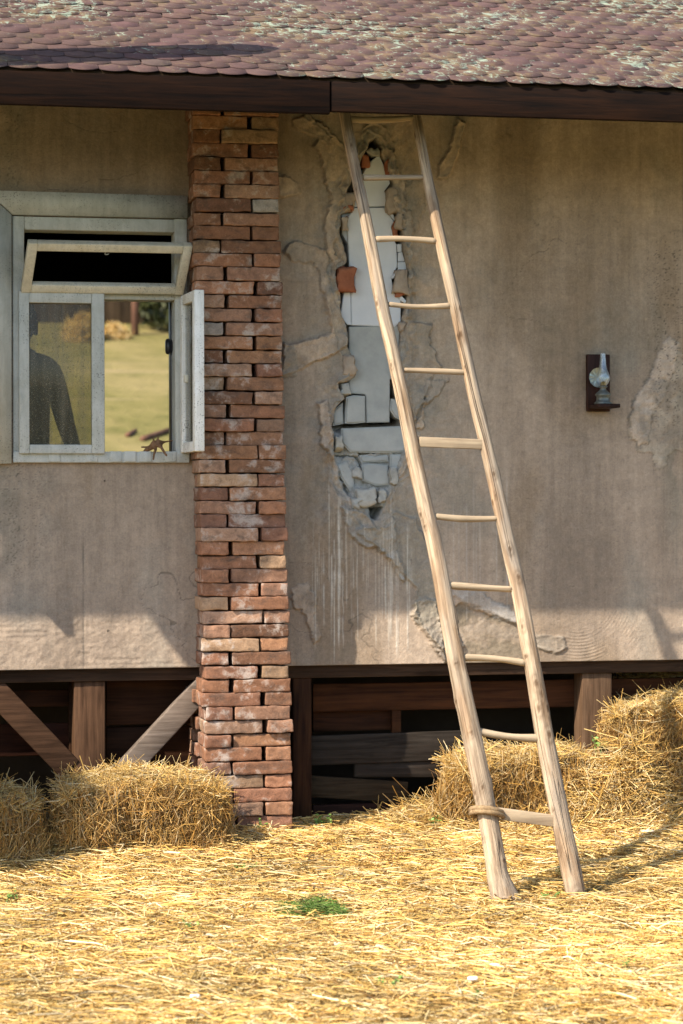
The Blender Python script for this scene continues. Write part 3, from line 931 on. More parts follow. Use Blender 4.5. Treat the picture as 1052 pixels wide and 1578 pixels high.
# outer casing: top board with a mitre at the left corner
def poly_slab(mb_, pts, y0, y1):
    P = np.array([W(px, py, y0) for px, py in pts]); n = len(P)
    A = P.copy(); A[:, 1] = y0
    B = P.copy(); B[:, 1] = y1
    e = np.arange(n)
    mb_.add(np.vstack([A, B]), [np.arange(n)[::-1][None], (np.arange(n) + n)[None], np.stack([e, (e + 1) % n, (e + 1) % n + n, e + n], 1)])
poly_slab(win, [(-22, 293), (288.5, 302), (288.5, 336), (19.5, 330)], YC, .01)
window = win.build('window', M_white, house)
window['label'] = 'whitewashed window frame with open sashes'
cs = MB()
poly_slab(cs, [(-24, 294), (17.5, 331), (17.5, 714), (-24, 715)], YC + .002, .01)
cs.build('casing', M_white, window)
fr = MB()
YF = -.012
bx(fr, (19.5, 333, 37.5, 698), YF, .10); bx(fr, (269.5, 337, 288.5, 698), YF, .10)
bx(fr, (37, 336, 270, 356), YF + .003, .10); bx(fr, (37, 443, 270, 461), YF + .003, .09)
bx(fr, (20, 696, 292, 713), YF - .012, .13)
bx(fr, (151, 460, 161, 697), YF + .01, .08)
for px in (94, 152, 189, 211, 235, 273):
    bx(fr, (px - 20, 695.5, px - 1.2, 712), YF - .0165, .02, r=.003)
fr.build('frame', M_white, window)
lt = MB(); bx(lt, (263, 460, 270, 697), .10, .17); lt.build('jamb', M_dark, window)
# left sash, closed
def ring(mb_, x0, x1, z0, z1, wl, wr_, wb, wt, y0, y1):
    mb_.box((x0, y0, z0), (x0 + wl, y1, z1)); mb_.box((x1 - wr_, y0, z0), (x1, y1, z1))
    mb_.box((x0 + wl, y0 + .002, z0), (x1 - wr_, y1 - .002, z0 + wb)); mb_.box((x0 + wl, y0 + .002, z1 - wt), (x1 - wr_, y1 - .002, z1))
xa, xb, za, zb = rect(29, 449, 161, 699, -.045)
k_ = 1 / 398
b = MB(); ring(b, xa, xb, za, zb, 16 * k_, 20 * k_, 14 * k_, 18 * k_, -.045, -.008)
sash = b.build('sash', M_white, window); sash['label'] = 'closed casement with a dusty pane'
b = MB(); b.box((xa + .03, -.030, za + .03), (xb - .04, -.026, zb - .03), r=.001)
b.build('pane', M_pane, window)
# transom sash, hinged below and leaning out at the top
xa, xb, za, zb = rect(31, 373, 281, 446, -.02)
tl = rad(36); Hs = .220
R = np.array([[1, 0, 0], [0, math.cos(tl), -math.sin(tl)], [0, math.sin(tl), math.cos(tl)]])
piv = np.array([0, -.022, za])
b = MB(); ring(b, xa, xb, 0, Hs, 15 * k_, 14 * k_, 14 * k_, 14 * k_, -.035, 0)
for i in range(len(b.V)):
    rk = b.V[i][:, 2] / Hs * .020
    b.V[i] = b.V[i] @ R.T + piv
    b.V[i][:, 0] += rk
t_ = b.build('transom_sash', M_white2, window); t_['label'] = 'small top sash tilted outward'
hk = np.array([(0, -.01, 0), (0, -.012, -.012), (.006, -.012, -.02), (.014, -.012, -.017), (-.004, -.012, -.001)])[[4, 0, 1, 2, 3]]
p_ = W(163, 388, -.14)
V, fs = tube(smoothpath(np.array([(.004, 0, .012), (.003, 0, .002), (-.004, 0, -.006), (.0, 0, -.011), (.012, 0, -.008)]) + p_, 14), .0016, 6)
b = MB(); b.add(V, fs); b.build('hook', M_white, window)
# right casement, opened past square
xa, xb, za, zb = rect(275, 456, 291, 698, -.02)
og = rad(94)
Wd = .28
hx = xa + .006
R = np.array([[-math.cos(og), -math.sin(og), 0], [-math.sin(og), math.cos(og), 0], [0, 0, 1]])
def swing(mb_):
    for i in range(len(mb_.V)):
        v_ = mb_.V[i]
        # local x runs from hinge to free edge, local y is thickness
        u, t2 = v_[:, 0], v_[:, 1]
        mb_.V[i] = np.stack([hx + u * -math.cos(og) + t2 * math.sin(og), -.015 - u * math.sin(og) - t2 * math.cos(og) * 1.0, v_[:, 2]], 1)
b = MB(); ring(b, 0, Wd, za, zb, .04, .042, .04, .04, 0, .039); swing(b)
s2 = b.build('sash', M_sunlit, window); s2['label'] = 'casement swung wide open beside the bricks'
b = MB(); b.box((.03, .014, za + .03), (Wd - .03, .018, zb - .03), r=.001); swing(b)
b.build('pane', M_pane2, window)
b = MB(); b.box((Wd * .5, -.014, za + .27), (Wd * .5 + .02, .002, za + .30)); swing(b); b.build('latch', M_white2, window)
# unseen open panel, added for its slanting shadow on the left wall
b = MB()
hx2 = W(-165, 500, 0)[0]
b.box((hx2, -.40, za - .005), (hx2 + .03, -.02, zb + .3))
b.build('shadow_shutter', M_white, house)

# ================================================================== BRICK PILLAR
mb = MB()
rs = np.random.RandomState(11)
PF = -.20
CH = .0535
xl0, xr0 = W(297, 190, PF)[0], W(427, 190, PF)[0]
xl1, xr1 = W(316, 1180, PF)[0], W(449, 1180, PF)[0]
zt, zb_ = W(360, 190, PF)[2], W(360, 1180, PF)[2]
NC = int((W(360, 168, PF)[2] + .03) / CH) + 3
REF = int((W(360, 180, PF)[2] + .02) / CH)      # the topmost course in view
pal = [(.31, .155, .10), (.28, .14, .095), (.34, .18, .115), (.25, .13, .095), (.33, .165, .105), (.31, .175, .125), (.27, .15, .11), (.36, .19, .115), (.34, .21, .155), (.20, .105, .07), (.36, .235, .16)]
def brick(x0, x1, y0, y1, z0, z1, col):
    sz = np.array([x1 - x0, y1 - y0, z1 - z0])
    V, Q = rbox(sz, .0035, (14, 7, 7))
    sd = rs.rand() * 90
    n_ = np.stack([fbm(V[:, (k + 1) % 3] * 40 + sd, V[:, (k + 2) % 3] * 40 + sd * .7 + V[:, k] * 15, 4, k) - .5 for k in range(3)], 1)
    V = V + n_ * .0085
    a_, a2 = rs.normal(0, .009), rs.normal(0, .008)
    x, y, z = V[:, 0].copy(), V[:, 1].copy(), V[:, 2].copy()
    V[:, 0], V[:, 2] = x - a_ * z - a2 * y, z + a_ * x
    V[:, 1] = y + a2 * x
    mb.add(V + np.array([(x0 + x1) / 2, (y0 + y1) / 2, (z0 + z1) / 2]), [Q], col)
top_z = NC * CH
for i in range(NC):
    z0 = i * CH - .02
    f = (z0 - zb_) / (zt - zb_)
    xl, xr = xl1 + (xl0 - xl1) * f, xr1 + (xr0 - xr1) * f
    xl += rs.normal(0, .004); xr += rs.normal(0, .004)
    z1 = z0 + CH - rs.uniform(.001, .006)
    pick = lambda: np.array(pal[rs.randint(len(pal))]) * np.array([1.0, 1.03, 1.0]) * np.array([.97, .93, .86]) * rs.uniform(.66, 1.18)
    hd = .104 + rs.normal(0, .003)
    gap = rs.uniform(.006, .020)
    p1, p2 = PF + rs.normal(0, .007), PF + rs.normal(0, .007)
    if (REF - i) % 2 == 0:           # stretcher left, header right
        xm = xr - hd
        c1, c2 = pick(), pick()
        if REF - i == 6: c2 = np.array([.33, .30, .27])
        brick(xl, xm - gap, p1, p1 + .102, z0, z1, c1)
        brick(xm, xr, p2, .0, z0, z1, c2)
        brick(xl + .004, xl + .215, p1 + .108, .0, z0, z1, pick())
    else:
        xm = xl + hd
        brick(xl, xm, p1, .0, z0, z1, np.array([.33, .28, .24]) if REF - i == 15 else pick())
        brick(xm + gap, xr, p2, p2 + .102, z0, z1, pick())
        brick(xr - .215, xr - .004, p2 + .108, .0, z0, z1, pick())
    if z1 < sb0 - .02:                  # deeper footing under the house
        k = .02 * (i % 2)
        brick(xl - .008 + k, xl + .1 + k, .01, .12 - k, z0, z1, pick()); brick(xl - .01, xl + .1, .125 - k, .33, z0, z1, pick())
pillar = mb.build('brick_pillar', M_brick, None, False)
tag(pillar, 'stacked red brick pillar standing against the wall beside the window', 'pillar')

# ================================================================== STRAW
rsS = np.random.RandomState(21)
STRAW = np.array([(.66, .49, .20), (.62, .42, .13), (.74, .60, .31), (.54, .34, .10), (.65, .46, .155), (.80, .70, .46), (.36, .22, .075), (.55, .44, .23), (.22, .13, .05)])
STRAW = STRAW * np.array([1.03, .96, .86])
PW = np.array([.18, .17, .15, .12, .13, .09, .08, .05, .03])
def straw_col(n, bias=1.0, rs=rsS):
    c_ = STRAW[rs.choice(len(STRAW), n, p=PW / PW.sum())]
    return c_ * rs.uniform(.75, 1.15, (n, 1)) * bias

def strands(P, D, L, wd, col, rs=rsS, bend=.25, ring=3):
    """thin three-sided stalks of two segments, all in one mesh"""
    n = len(P)
    D = D / np.linalg.norm(D, axis=1, keepdims=True)
    r = rs.normal(size=(n, 3))
    A = np.cross(D, r); A /= np.linalg.norm(A, axis=1, keepdims=True)
    B = np.cross(D, A)
    L, wd = L[:, None], wd[:, None]
    bd = rs.normal(0, bend, (n, 1)) * L * .5
    ctr = [P - D * L / 2, P + A * bd * .5 + D * L * rs.uniform(-.15, .15, (n, 1)), P + D * L / 2]
    sc = [1.0, .95, .55]
    V = np.zeros((n, 9, 3))
    for k in range(3):
        for j in range(3):
            an = j * 2 * np.pi / 3
            V[:, k * 3 + j] = ctr[k] + (A * math.cos(an) * .5 + B * math.sin(an) * .32) * wd * sc[k]
    q = []
    for k in range(2):
        for j in range(3):
            q.append([k * 3 + j, k * 3 + (j + 1) % 3, k * 3 + 3 + (j + 1) % 3, k * 3 + 3 + j])
    Q = (np.array(q)[None] + (np.arange(n) * 9)[:, None, None]).reshape(-1, 4)
    return V.reshape(-1, 3), Q, np.repeat(col, 9, 0)

def ground_straw(n, x0, x1, y0, y1, up=.022):
    x, y = rsS.uniform(x0, x1, n), rsS.uniform(y0, y1, n)
    bare = fbm(x * 1.1 + 3, y * 1.1 + 8, 3, 5)
    keep = rsS.rand(n) < ss(.30, .50, bare) * .72 + .28
    x, y = x[keep], y[keep]; n = len(x)
    az = rsS.uniform(0, 2 * np.pi, n) + 1.2 * fbm(x, y, 2, 3)
    t = rsS.rand(n) ** 1.6
    el = rsS.normal(0, .11, n)
    D = np.stack([np.cos(az), np.sin(az), el], 1)
    clump = fbm(x * 7, y * 7, 3, 6)
    P = np.stack([x, y, gz(x, y) + .003 + up * t * (.3 + 1.6 * clump)], 1)
    L = np.clip(rsS.lognormal(math.log(.085), .5, n), .03, .30)
    wd = rsS.uniform(.0026, .0066, n)
    tone = (.72 + .64 * fbm(x * 2.3 + 5, y * 2.3, 3, 2)) * (.55 + .9 * fbm(x * 11, y * 16 + 9, 3, 4))
    col = straw_col(n) * tone[:, None]
    return P, D, L, wd, col
sets = [ground_straw(62000, -1.75, 1.75, -3.6, .1), ground_straw(22000, -1.6, 1.7, -.75, .15, .035),
        ground_straw(9000, -3.2, -1.75, -3.6, .0), ground_straw(9000, 1.75, 3.2, -3.6, .0)]
P, D, L, wd, col = [np.concatenate([s_[k] for s_ in sets]) for k in range(5)]
V, Q, cc = strands(P, D, L, wd, col)
kind(mesh_np('straw_litter', V, [Q], M_straw, None, cc), 'stuff')

# loose tangle heaped between pillar and bales
def heap(n, cx, cy, rx, ry, h, seed, bias=1.0, ln=.13):
    rs = np.random.RandomState(seed)
    a, r = rs.uniform(0, 2 * np.pi, n), np.sqrt(rs.rand(n))
    x, y = cx + rx * r * np.cos(a), cy + ry * r * np.sin(a)
    z = gz(x, y) + h * (1 - r ** 2) * rs.uniform(.2, 1.05, n)
    D = np.stack([rs.normal(0, 1, n), rs.normal(0, .8, n), rs.normal(0, .45, n)], 1)
    L = np.clip(rs.lognormal(math.log(ln), .45, n), .04, .38)
    return np.stack([x, y, z], 1), D, L, rs.uniform(.0025, .006, n), straw_col(n, bias, rs)
xd_ = W(915, 1200, -.2)[0]
hs_ = [heap(1100, .38, .0, .30, .14, .06, 31, .9), heap(500, .68, .04, .07, .12, .14, 32, .8, .13), heap(1500, .98, -.20, .22, .12, .20, 33), heap(2600, 1.05, -.28, .5, .12, .07, 34), heap(1800, xd_ + .16, -.20, .16, .10, .34, 35, 1, .16), heap(1500, xd_ + .46, -.06, .34, .16, .54, 36, 1, .15)]
P, D, L, wd, col = [np.concatenate([s_[k] for s_ in hs_]) for k in range(5)]
V, Q, cc = strands(P, D, L, wd, col)
kind(mesh_np('loose_straw', V, [Q], M_straw, None, cc), 'stuff')

s = NT('bale_core')
v = s.coord((1, 1, .5))
n1 = s.noise(v, 60, 7, .75, .6)
c = s.ramp(n1, [(.3, (.09, .05, .018)), (.55, (.30, .19, .065)), (.75, (.50, .35, .14))])
s.bump(n1, 1, .015)
M_core = s.done(c, .9, .2)

def bale(label, x0, x1, y0, y1, z0, z1, seed, n=5200, rot=0.0, tilt=0.0, name='straw_bale', tuft=1.0):
    rs = np.random.RandomState(seed)
    sz = np.array([x1 - x0, y1 - y0, z1 - z0])
    ctr = np.array([(x0 + x1) / 2, (y0 + y1) / 2, (z0 + z1) / 2])
    cr, sr = math.cos(rot), math.sin(rot)
    ct, st = math.cos(tilt), math.sin(tilt)
    Rm = np.array([[cr, -sr, 0], [sr, cr, 0], [0, 0, 1]]) @ np.array([[ct, 0, -st], [0, 1, 0], [st, 0, ct]])
    V, Q = rbox(sz * .95, .10, (18, 12, 12))
    def disp(p):
        a = np.stack([fbm(p[:, 0] * 4.5 + seed * 3 + k * 11, p[:, 2] * 5.5 + p[:, 1] * 4, 4, k) - .5 for k in range(3)], 1)
        sag = np.zeros_like(p); e_ = np.clip(np.abs(p[:, 0]) / (sz[0] / 2), 0, 1.05)
        sag[:, 2] = -.16 * sz[2] * e_ ** 3 * np.clip(p[:, 2] / sz[2] + .5, 0, 1)
        sag[:, 0] = .10 * p[:, 0] * (.4 - p[:, 2] / sz[2])
        return a * np.array([.09, .13, .10]) + sag
    V = V + disp(V)
    b = MB(); b.add(V @ Rm.T + ctr, [Q])
    o = b.build(name, M_core, None, True)
    tag(o, label, 'bale', 'straw bales under the house wall')
    # stalks over the surface
    A = np.array([sz[0] * sz[2] * 1.6, sz[0] * sz[2] * .15, sz[1] * sz[2], sz[1] * sz[2], sz[0] * sz[1] * 1.1])
    fc = rs.choice(5, n, p=A / A.sum())
    u, v_ = rs.uniform(-.5, .5, n), rs.uniform(-.5, .5, n)
    Pn, Nn, Dn = np.zeros((n, 3)), np.zeros((n, 3)), np.zeros((n, 3))
    ex, ey, ez = np.eye(3)
    for k, (nr, a1, a2) in enumerate(((-ey, ex, ez), (ey, ex, ez), (-ex, ey, ez), (ex, ey, ez), (ez, ex, ey))):
        m = fc == k
        Pn[m] = nr * sz / 2 + np.outer(u[m], a1 * sz) + np.outer(v_[m], a2 * sz)
        Nn[m] = nr
        q = m.sum()
        if k < 4:
            Dn[m] = np.outer(rs.normal(0, .55, q), a1) + np.outer(rs.normal(-.25, 1.0, q), a2) + np.outer(rs.normal(0, .22, q), nr)
        else:
            Dn[m] = np.outer(rs.normal(0, 1, q), a1) + np.outer(rs.normal(0, .8, q), a2) + np.outer(np.abs(rs.normal(0, .35, q)), nr)
    h = sz / 2 - .10                    # follow the rounded edge
    c_ = np.clip(Pn, -h, h); d_ = Pn - c_
    ln = np.linalg.norm(d_, axis=1, keepdims=True)
    Pn = c_ + d_ / np.maximum(ln, 1e-6) * np.minimum(ln, .10)
    Pn = Pn + disp(Pn) + Nn * rs.normal(0, .010, (n, 1))
    Lz = np.clip(rs.lognormal(math.log(.075), .45, n), .03, .22)
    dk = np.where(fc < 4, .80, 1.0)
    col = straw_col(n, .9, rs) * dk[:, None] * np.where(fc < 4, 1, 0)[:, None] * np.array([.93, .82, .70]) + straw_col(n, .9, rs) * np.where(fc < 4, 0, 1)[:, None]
    col = col * (.62 + .72 * fbm(Pn[:, 0] * 9 + seed, Pn[:, 2] * 9 + Pn[:, 1] * 9, 3, 4))[:, None]
    # tufts along the top edges
    nt_ = int(n * .06 * tuft)
    e = rs.choice(4, nt_)
    t = rs.uniform(-.5, .5, nt_)
    Pt = np.zeros((nt_, 3))
    Pt[:, 0] = np.where(e < 2, t * sz[0], np.where(e == 2, -.46, .46) * sz[0])
    Pt[:, 1] = np.where(e < 2, np.where(e == 0, -.44, .44) * sz[1], t * sz[1])
    Pt[:, 2] = sz[2] / 2 - .01
    Pt = Pt + disp(Pt)
    Dt = np.stack([rs.normal(0, .7, nt_), rs.normal(-.25, .6, nt_), rs.normal(.3, .5, nt_)], 1)
    P_ = np.vstack([Pn, Pt]) @ Rm.T + ctr
    D_ = np.vstack([Dn, Dt]) @ Rm.T
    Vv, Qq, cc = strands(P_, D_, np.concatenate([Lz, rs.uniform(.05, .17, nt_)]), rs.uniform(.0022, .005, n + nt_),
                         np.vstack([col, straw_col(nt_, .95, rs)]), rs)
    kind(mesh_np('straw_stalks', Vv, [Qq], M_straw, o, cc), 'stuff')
    return o

xa = W(92, 1260, -.5)[0]; xb = W(352, 1260, -.5)[0]
bale('square straw bale in full sun at the foot of the brick pillar', xa, xb, -.56, -.12, -.04, .275, 1, 8000)
bale('straw bale half in shade at the left edge of the photo', xa - .68, xa - .07, -.58, -.14, -.05, .245, 2, 7000, rad(-2))
bale('straw bale beyond the left edge under the added upper one', xa - 1.36, xa - .72, -.62, -.14, -.04, .30, 3, 2500, rad(3))
bale('unseen upper straw bale, stacked to shade the bale at the left edge', xa - 1.14, xa - .47, -.98, -.40, .28, 1.0, 4, 2500, rad(4))  # unseen bale, added and sized for its shade on the left bale
xc, xd = W(700, 1200, -.2)[0], W(915, 1200, -.2)[0]
bale('low straw bale lying behind the foot of the wooden ladder', xc, xd + .02, -.22, .10, -.02, .300, 5, 8000, rad(2), rad(-1))
bale('broad ragged straw bale in front at the right edge of the photo', xd + .09, xd + .92, -.20, .16, -.03, .50, 6, 11000, rad(-4), rad(0))
bale('straw bale in the shade under the house at the right edge of the photo', xd + .22, xd + .95, .22, .58, .30, .56, 7, 5000, rad(3), rad(2), tuft=1.6)

# ================================================================== LADDER
lad = thing('ladder', 'tall rustic wooden ladder of peeled logs leaning from the straw to the eave', 'ladder', tuple(W(829, 1388, -1.45)))
def LP(px, py, off=0.0):                # on the ladder's plane y = .26 z - 1.432
    d = ray(px, py)
    t = (-1.432 + off - CAM[1] + .26 * CAM[2]) / (d[1] - .26 * d[2])
    return CAM + d * t
railL = [(524, 130, 10), (531, 175, 10), (545, 250, 10), (560, 320, 10.5), (575, 400, 11), (590, 480, 11.5), (605, 545, 12), (619, 610, 12.5), (637, 700, 13), (655, 780, 13.5), (672, 850, 14),
         (690, 950, 15), (705, 1030, 15.5), (724, 1120, 17), (742, 1210, 17.5), (757, 1290, 18), (766, 1345, 18.5), (774, 1391, 20)]
railR = [(632, 135, 8), (641, 178, 8.5), (655, 255, 9), (668, 320, 10), (685, 400, 10.5), (703, 480, 11), (719, 555, 11), (733, 620, 11.5), (750, 690, 12), (766, 760, 12), (783, 840, 13), (797, 900, 13.5),
         (812, 980, 14.5), (823, 1040, 15), (838, 1130, 16), (851, 1200, 17), (865, 1270, 17.5), (878, 1330, 18), (892, 1404, 18)]
def rail(pts, seed, cut):
    path = np.array([np.append(LP(a, b_), r_ * .88 / (F / np.dot(LP(a, b_) - CAM, FW))) for a, b_, r_ in pts])
    NR, NS = 460, 30
    q = smoothpath(path, NR)
    rs = np.random.RandomState(seed)
    u = np.arange(NR) / NR * 170
    r = q[:, 3] * (1 + .06 * (fbm(u * .16, np.zeros(NR) + seed, 3, 1) - .5))
    V, fs = tube(q[:, :3], r, NS, .0, seed)
    V = V.copy()
    ctr = np.repeat(q[:, :3], NS, 0)
    at = np.tile(np.arange(NS) / NS * 2 * np.pi, NR)
    ln = np.repeat(np.linspace(0, 3.2, NR), NS)
    out = (V - ctr) / np.linalg.norm(V - ctr, axis=1, keepdims=True)
    off = .05 * (fbm(np.cos(at) * 1.4 + 5 + seed, np.sin(at) * 1.4 + ln * 3.5 + 3, 4, seed) - .5) * .045 / .05
    off = off * .10
    col = np.ones((len(V), 3))
    gry = ss(.45, .66, fbm(at * .5 + seed, ln * 1.3, 4, 2) + .16 * (ln / 3.2 - .5))[:, None] * .65
    col = col * (1 - gry) + gry * np.array([.66, .68, .72])
    brn = ss(.55, .7, fbm(at * .8 + 4 + seed, ln * 5, 4, 5))[:, None] * .5
    col = col * (1 - brn) + brn * np.array([.62, .48, .36])
    for k in range(46):                 # knots: a swelling with a dark eye, bark scars around it
        a0, l0, sz = rs.uniform(0, 6.283), rs.uniform(.05, 3.15), rs.uniform(.5, 1.25)
        da = (at - a0 + np.pi) % (2 * np.pi) - np.pi
        d_ = np.hypot(da * .038 / .009, (ln - l0) / .013) / sz
        off = off + .0035 * sz * np.exp(-(d_ / 1.7) ** 2) - .003 * np.exp(-(d_ / .6) ** 2)
        m = (ss(1.15, .5, d_) * .85 + .35 * np.exp(-((d_ - 1.9) / .5) ** 2) * (rs.rand() < .6))[:, None]
        col = col * (1 - m) + m * np.array([.24, .17, .12])
    for k in range(7):                  # long drying splits
        a0, l0, L_ = rs.uniform(0, 6.283), rs.uniform(.2, 2.6), rs.uniform(.25, .9)
        da = (at - a0 - .25 * (fbm(ln * 3, ln * 0 + k, 2, 3) - .5) + np.pi) % (2 * np.pi) - np.pi
        m = np.exp(-(da / .085) ** 2) * ss(0, .06, ln - l0) * ss(0, .06, l0 + L_ - ln)
        off = off - .0035 * m
        col = col * (1 - .8 * m[:, None]) + .8 * m[:, None] * np.array([.16, .12, .09])
    V = V + out * off[:, None]
    foot = q[-1, :3]
    m = np.arange(len(V)) >= (NR - 1) * NS
    V[m] += np.outer((V[m] - foot)[:, 1] * cut, [0, 0, 1.0]) if cut else 0
    if cut < 0:                         # root flare of the left foot
        w_ = np.repeat(ss(.935, .995, np.arange(NR) / NR), NS)
        V[:, 0] += w_ * np.clip(V[:, 0] - ctr[:, 0], 0, 1) * .9
        V[:, 2] -= w_ * np.clip(V[:, 0] - ctr[:, 0], 0, 1) * .25
    b = MB(); b.add(V, fs, col)
    o = b.build('rail', M_rail, lad, True)
    gv = np.stack([np.cos(at) * .035 + seed, np.sin(at) * .035, ln], 1)
    o.data.attributes.new('gv', 'FLOAT_VECTOR', 'POINT').data.foreach_set('vector', gv.astype(np.float32).ravel())
    return o
rail(railL, 3, -.55); rail(railR, 8, .35)
rungs = [(538, 184, 638, 181, 5, 0), (560, 274, 654, 273, 4, 0), (578, 369, 672, 372, 4.5, 0), (598, 469, 695, 471, 4, 0), (620, 570, 722, 574, 4, 0), (645, 681, 745, 685, 7.5, 1),
         (667, 795, 768, 799, 4.5, 0), (688, 902, 790, 908, 5, 0), (712, 1013, 810, 1022, 5, 0), (735, 1127, 832, 1138, 5.5, 0), (758, 1252, 862, 1266, 8.5, 1)]
for k, (ax, ay, bx_, by, hr, flat) in enumerate(rungs):
    a, c_ = LP(ax, ay), LP(bx_, by)
    r = hr / 410
    if flat:
        d = c_ - a; L = np.linalg.norm(d)
        V, Q = rbox((L, .022, r * 2), .003)
        ex = d / L; ey = np.cross([0, 0, 1.0], ex); ey /= np.linalg.norm(ey); ez = np.cross(ex, ey)
        b = MB(); b.add(V @ np.stack([ex, ey, ez]) + (a + c_) / 2 + np.array([0, -.004, 0]), [Q])
    else:
        u = np.linspace(0, 1, 14)
        pth = a + np.outer(u, c_ - a) + np.outer(np.sin(u * np.pi) * ((k % 3) - 1) * .006, [0, 0, 1])
        V, fs = tube(pth, r * (1 + .1 * np.sin(u * 5 + k)), 8, .25, k)
        b = MB(); b.add(V, fs)
    b.build('rung', M_rung, lad, not flat)
# rope lashing on the lowest rung
rc = LP(750, 1254); up_ = LP(745, 1210) - LP(755, 1280); up_ /= np.linalg.norm(up_)
sx_ = np.cross(up_, [0, 1.0, 0]); sx_ /= np.linalg.norm(sx_); sy_ = np.cross(sx_, up_)
b = MB()
for k in range(2):
    u = np.linspace(0, 2 * np.pi, 40)
    pth = rc + np.outer(np.cos(u) * .053, sx_) + np.outer(np.sin(u) * .053, sy_) + np.outer((.014 * np.cos(u + .2) + .012 * k - .004), up_) 
    V, fs = tube(pth, .0095 * (1 + .10 * np.sin(u * 26)), 8, .2, k)
    b.add(V, fs)
b.build('rope', m_simple('hemp_rope', (.16, .10, .05), (.33, .23, .125), 70, .95, .8), lad, True)

# ================================================================== OIL LAMP
YB = -.025
xa, xb, za, zb = rect(905, 546, 940, 634, YB)
lamp = thing('oil_lamp', 'old oil lamp with glass chimney on a dark wooden wall bracket', 'lamp', ((xa + xb) / 2, 0, za))
M_lampwood = wood('bracket_wood', (.012, .006, .005), (.05, .022, .016), 'z', grain=50, rough=.5)
b = MB(); b.box((xa, YB, za), (xb, .0, zb), r=.003); b.build('backboard', M_lampwood, lamp)
sz_ = W(930, 626, -.1)[2]
b = MB(); b.box((xa + .004, -.155, sz_ - .008), (xb + .002, YB - .001, sz_ + .008), r=.003); b.build('shelf', M_lampwood, lamp)
def lathe(prof, c_, n=28):
    prof = np.asarray(prof, float)
    a_ = np.arange(n) / n * 2 * np.pi
    V = np.stack([np.outer(prof[:, 0], np.cos(a_)) + c_[0], np.outer(prof[:, 0], np.sin(a_)) + c_[1], np.repeat(prof[:, 1:], n, 1) + c_[2]], -1).reshape(-1, 3)
    i, j = np.meshgrid(np.arange(len(prof) - 1), np.arange(n), indexing='ij')
    Q = np.stack([i * n + j, i * n + (j + 1) % n, (i + 1) * n + (j + 1) % n, (i + 1) * n + j], -1).reshape(-1, 4)
    return V, [Q]
lc = W(929, 620, -.09); lc[2] = sz_ + .008
b = MB(); b.add(*lathe([(.001, 0), (.036, 0), (.037, .006), (.028, .012), (.027, .032), (.033, .037), (.032, .042), (.014, .058), (.012, .066), (.018, .070), (.018, .074), (.001, .075)], lc))
b.build('font', m_simple('tarnished_tin', (.10, .11, .10), (.20, .21, .19), 40, .45, .3, .5, .6), lamp, True)
b = MB(); b.add(*lathe([(.001, .075), (.012, .075), (.013, .084), (.006, .092), (.001, .093)], lc))
b.build('burner', m_simple('brass', (.22, .15, .05), (.36, .26, .09), 40, .4, .2, .5, .8), lamp, True)
gl = NT('lamp_glass'); 
tr, g2, mx, lw = gl.n('BsdfTransparent'), gl.n('BsdfGlossy'), gl.n('MixShader'), gl.n('LayerWeight')
tr.inputs[0].default_value = (.80, .86, .88, 1); g2.inputs['Roughness'].default_value = .35; g2.inputs[0].default_value = (.8, .87, .95, 1)
lw.inputs[0].default_value = .45
gl.l(gl.math('ADD', gl.math('MULTIPLY', lw.outputs[1], .6), .16), mx.inputs[0]); gl.l(tr.outputs[0], mx.inputs[1]); gl.l(g2.outputs[0], mx.inputs[2]); gl.l(mx.outputs[0], gl.out.inputs[0])
b = MB(); b.add(*lathe([(.014, .076), (.020, .084), (.028, .100), (.029, .110), (.023, .126), (.017, .142), (.013, .165), (.0105, .195), (.010, .206)], lc))
b.build('chimney', gl.m, lamp, True)
rc_ = W(921, 582, -.045)                # ribbed round reflector leaning on the board
a_ = np.arange(48) / 48 * 2 * np.pi
V, fs = [], []
rr = [0.001, .012, .024, .034, .040]
for k, r in enumerate(rr):
    dy = -.012 * (r / .04) ** 2 + np.where(np.arange(48) % 4 < 2, .0012, -.0012) * (r > .01)
    V.append(np.stack([rc_[0] + r * np.cos(a_), rc_[1] + dy + 0 * a_, rc_[2] + r * np.sin(a_)], 1))
i, j = np.meshgrid(np.arange(4), np.arange(48), indexing='ij')
Q = np.stack([i * 48 + j, i * 48 + (j + 1) % 48, (i + 1) * 48 + (j + 1) % 48, (i + 1) * 48 + j], -1).reshape(-1, 4)
b = MB(); b.add(np.concatenate(V), [Q])
b.build('reflector', m_simple('ribbed_mirror', (.34, .37, .33), (.5, .53, .48), 30, .3, .1, .5, .55), lamp)

# ================================================================== SILL FIGURE, FITTING
def skin(name, verts, edges, radii, mat, parent=None, sub=2, root=0):
    me = bpy.data.meshes.new(name)
    me.from_pydata([tuple(v_) for v_ in verts], edges, [])
    me.materials.append(mat)
    o = link(bpy.data.objects.new(name, me), parent)
    m = o.modifiers.new('skin', 'SKIN')
    m.use_smooth_shade = True
    for i, r in enumerate(radii):
        r = r if isinstance(r, tuple) else (r, r)
        me.skin_vertices[0].data[i].radius = r
        me.skin_vertices[0].data[i].use_root = (i == root)
    sb = o.modifiers.new('sub', 'SUBSURF'); sb.levels = sb.render_levels = sub
    return o
fy = -.045
q = lambda px, py, dy=0.0: W(px, py, fy + dy)
verts = [q(243, 683), q(236, 687, .01), q(228, 692, .02), q(221, 696.5, .03),            # head..rump
         q(240, 692, -.005), q(237, 700, -.022), q(236, 709, -.03),                        # front leg
         q(248, 689, -.004), q(253, 697, -.022), q(257, 703, -.03),                        # other front leg
         q(226, 689, .035), q(217, 689, .045),                                           # side leg left
         q(254, 681, .02), q(266, 679, .035),                                            # side leg right
         q(237, 677.5), q(234.5, 674.5), q(243, 677), q(243.5, 673.5)]                     # stubby horns
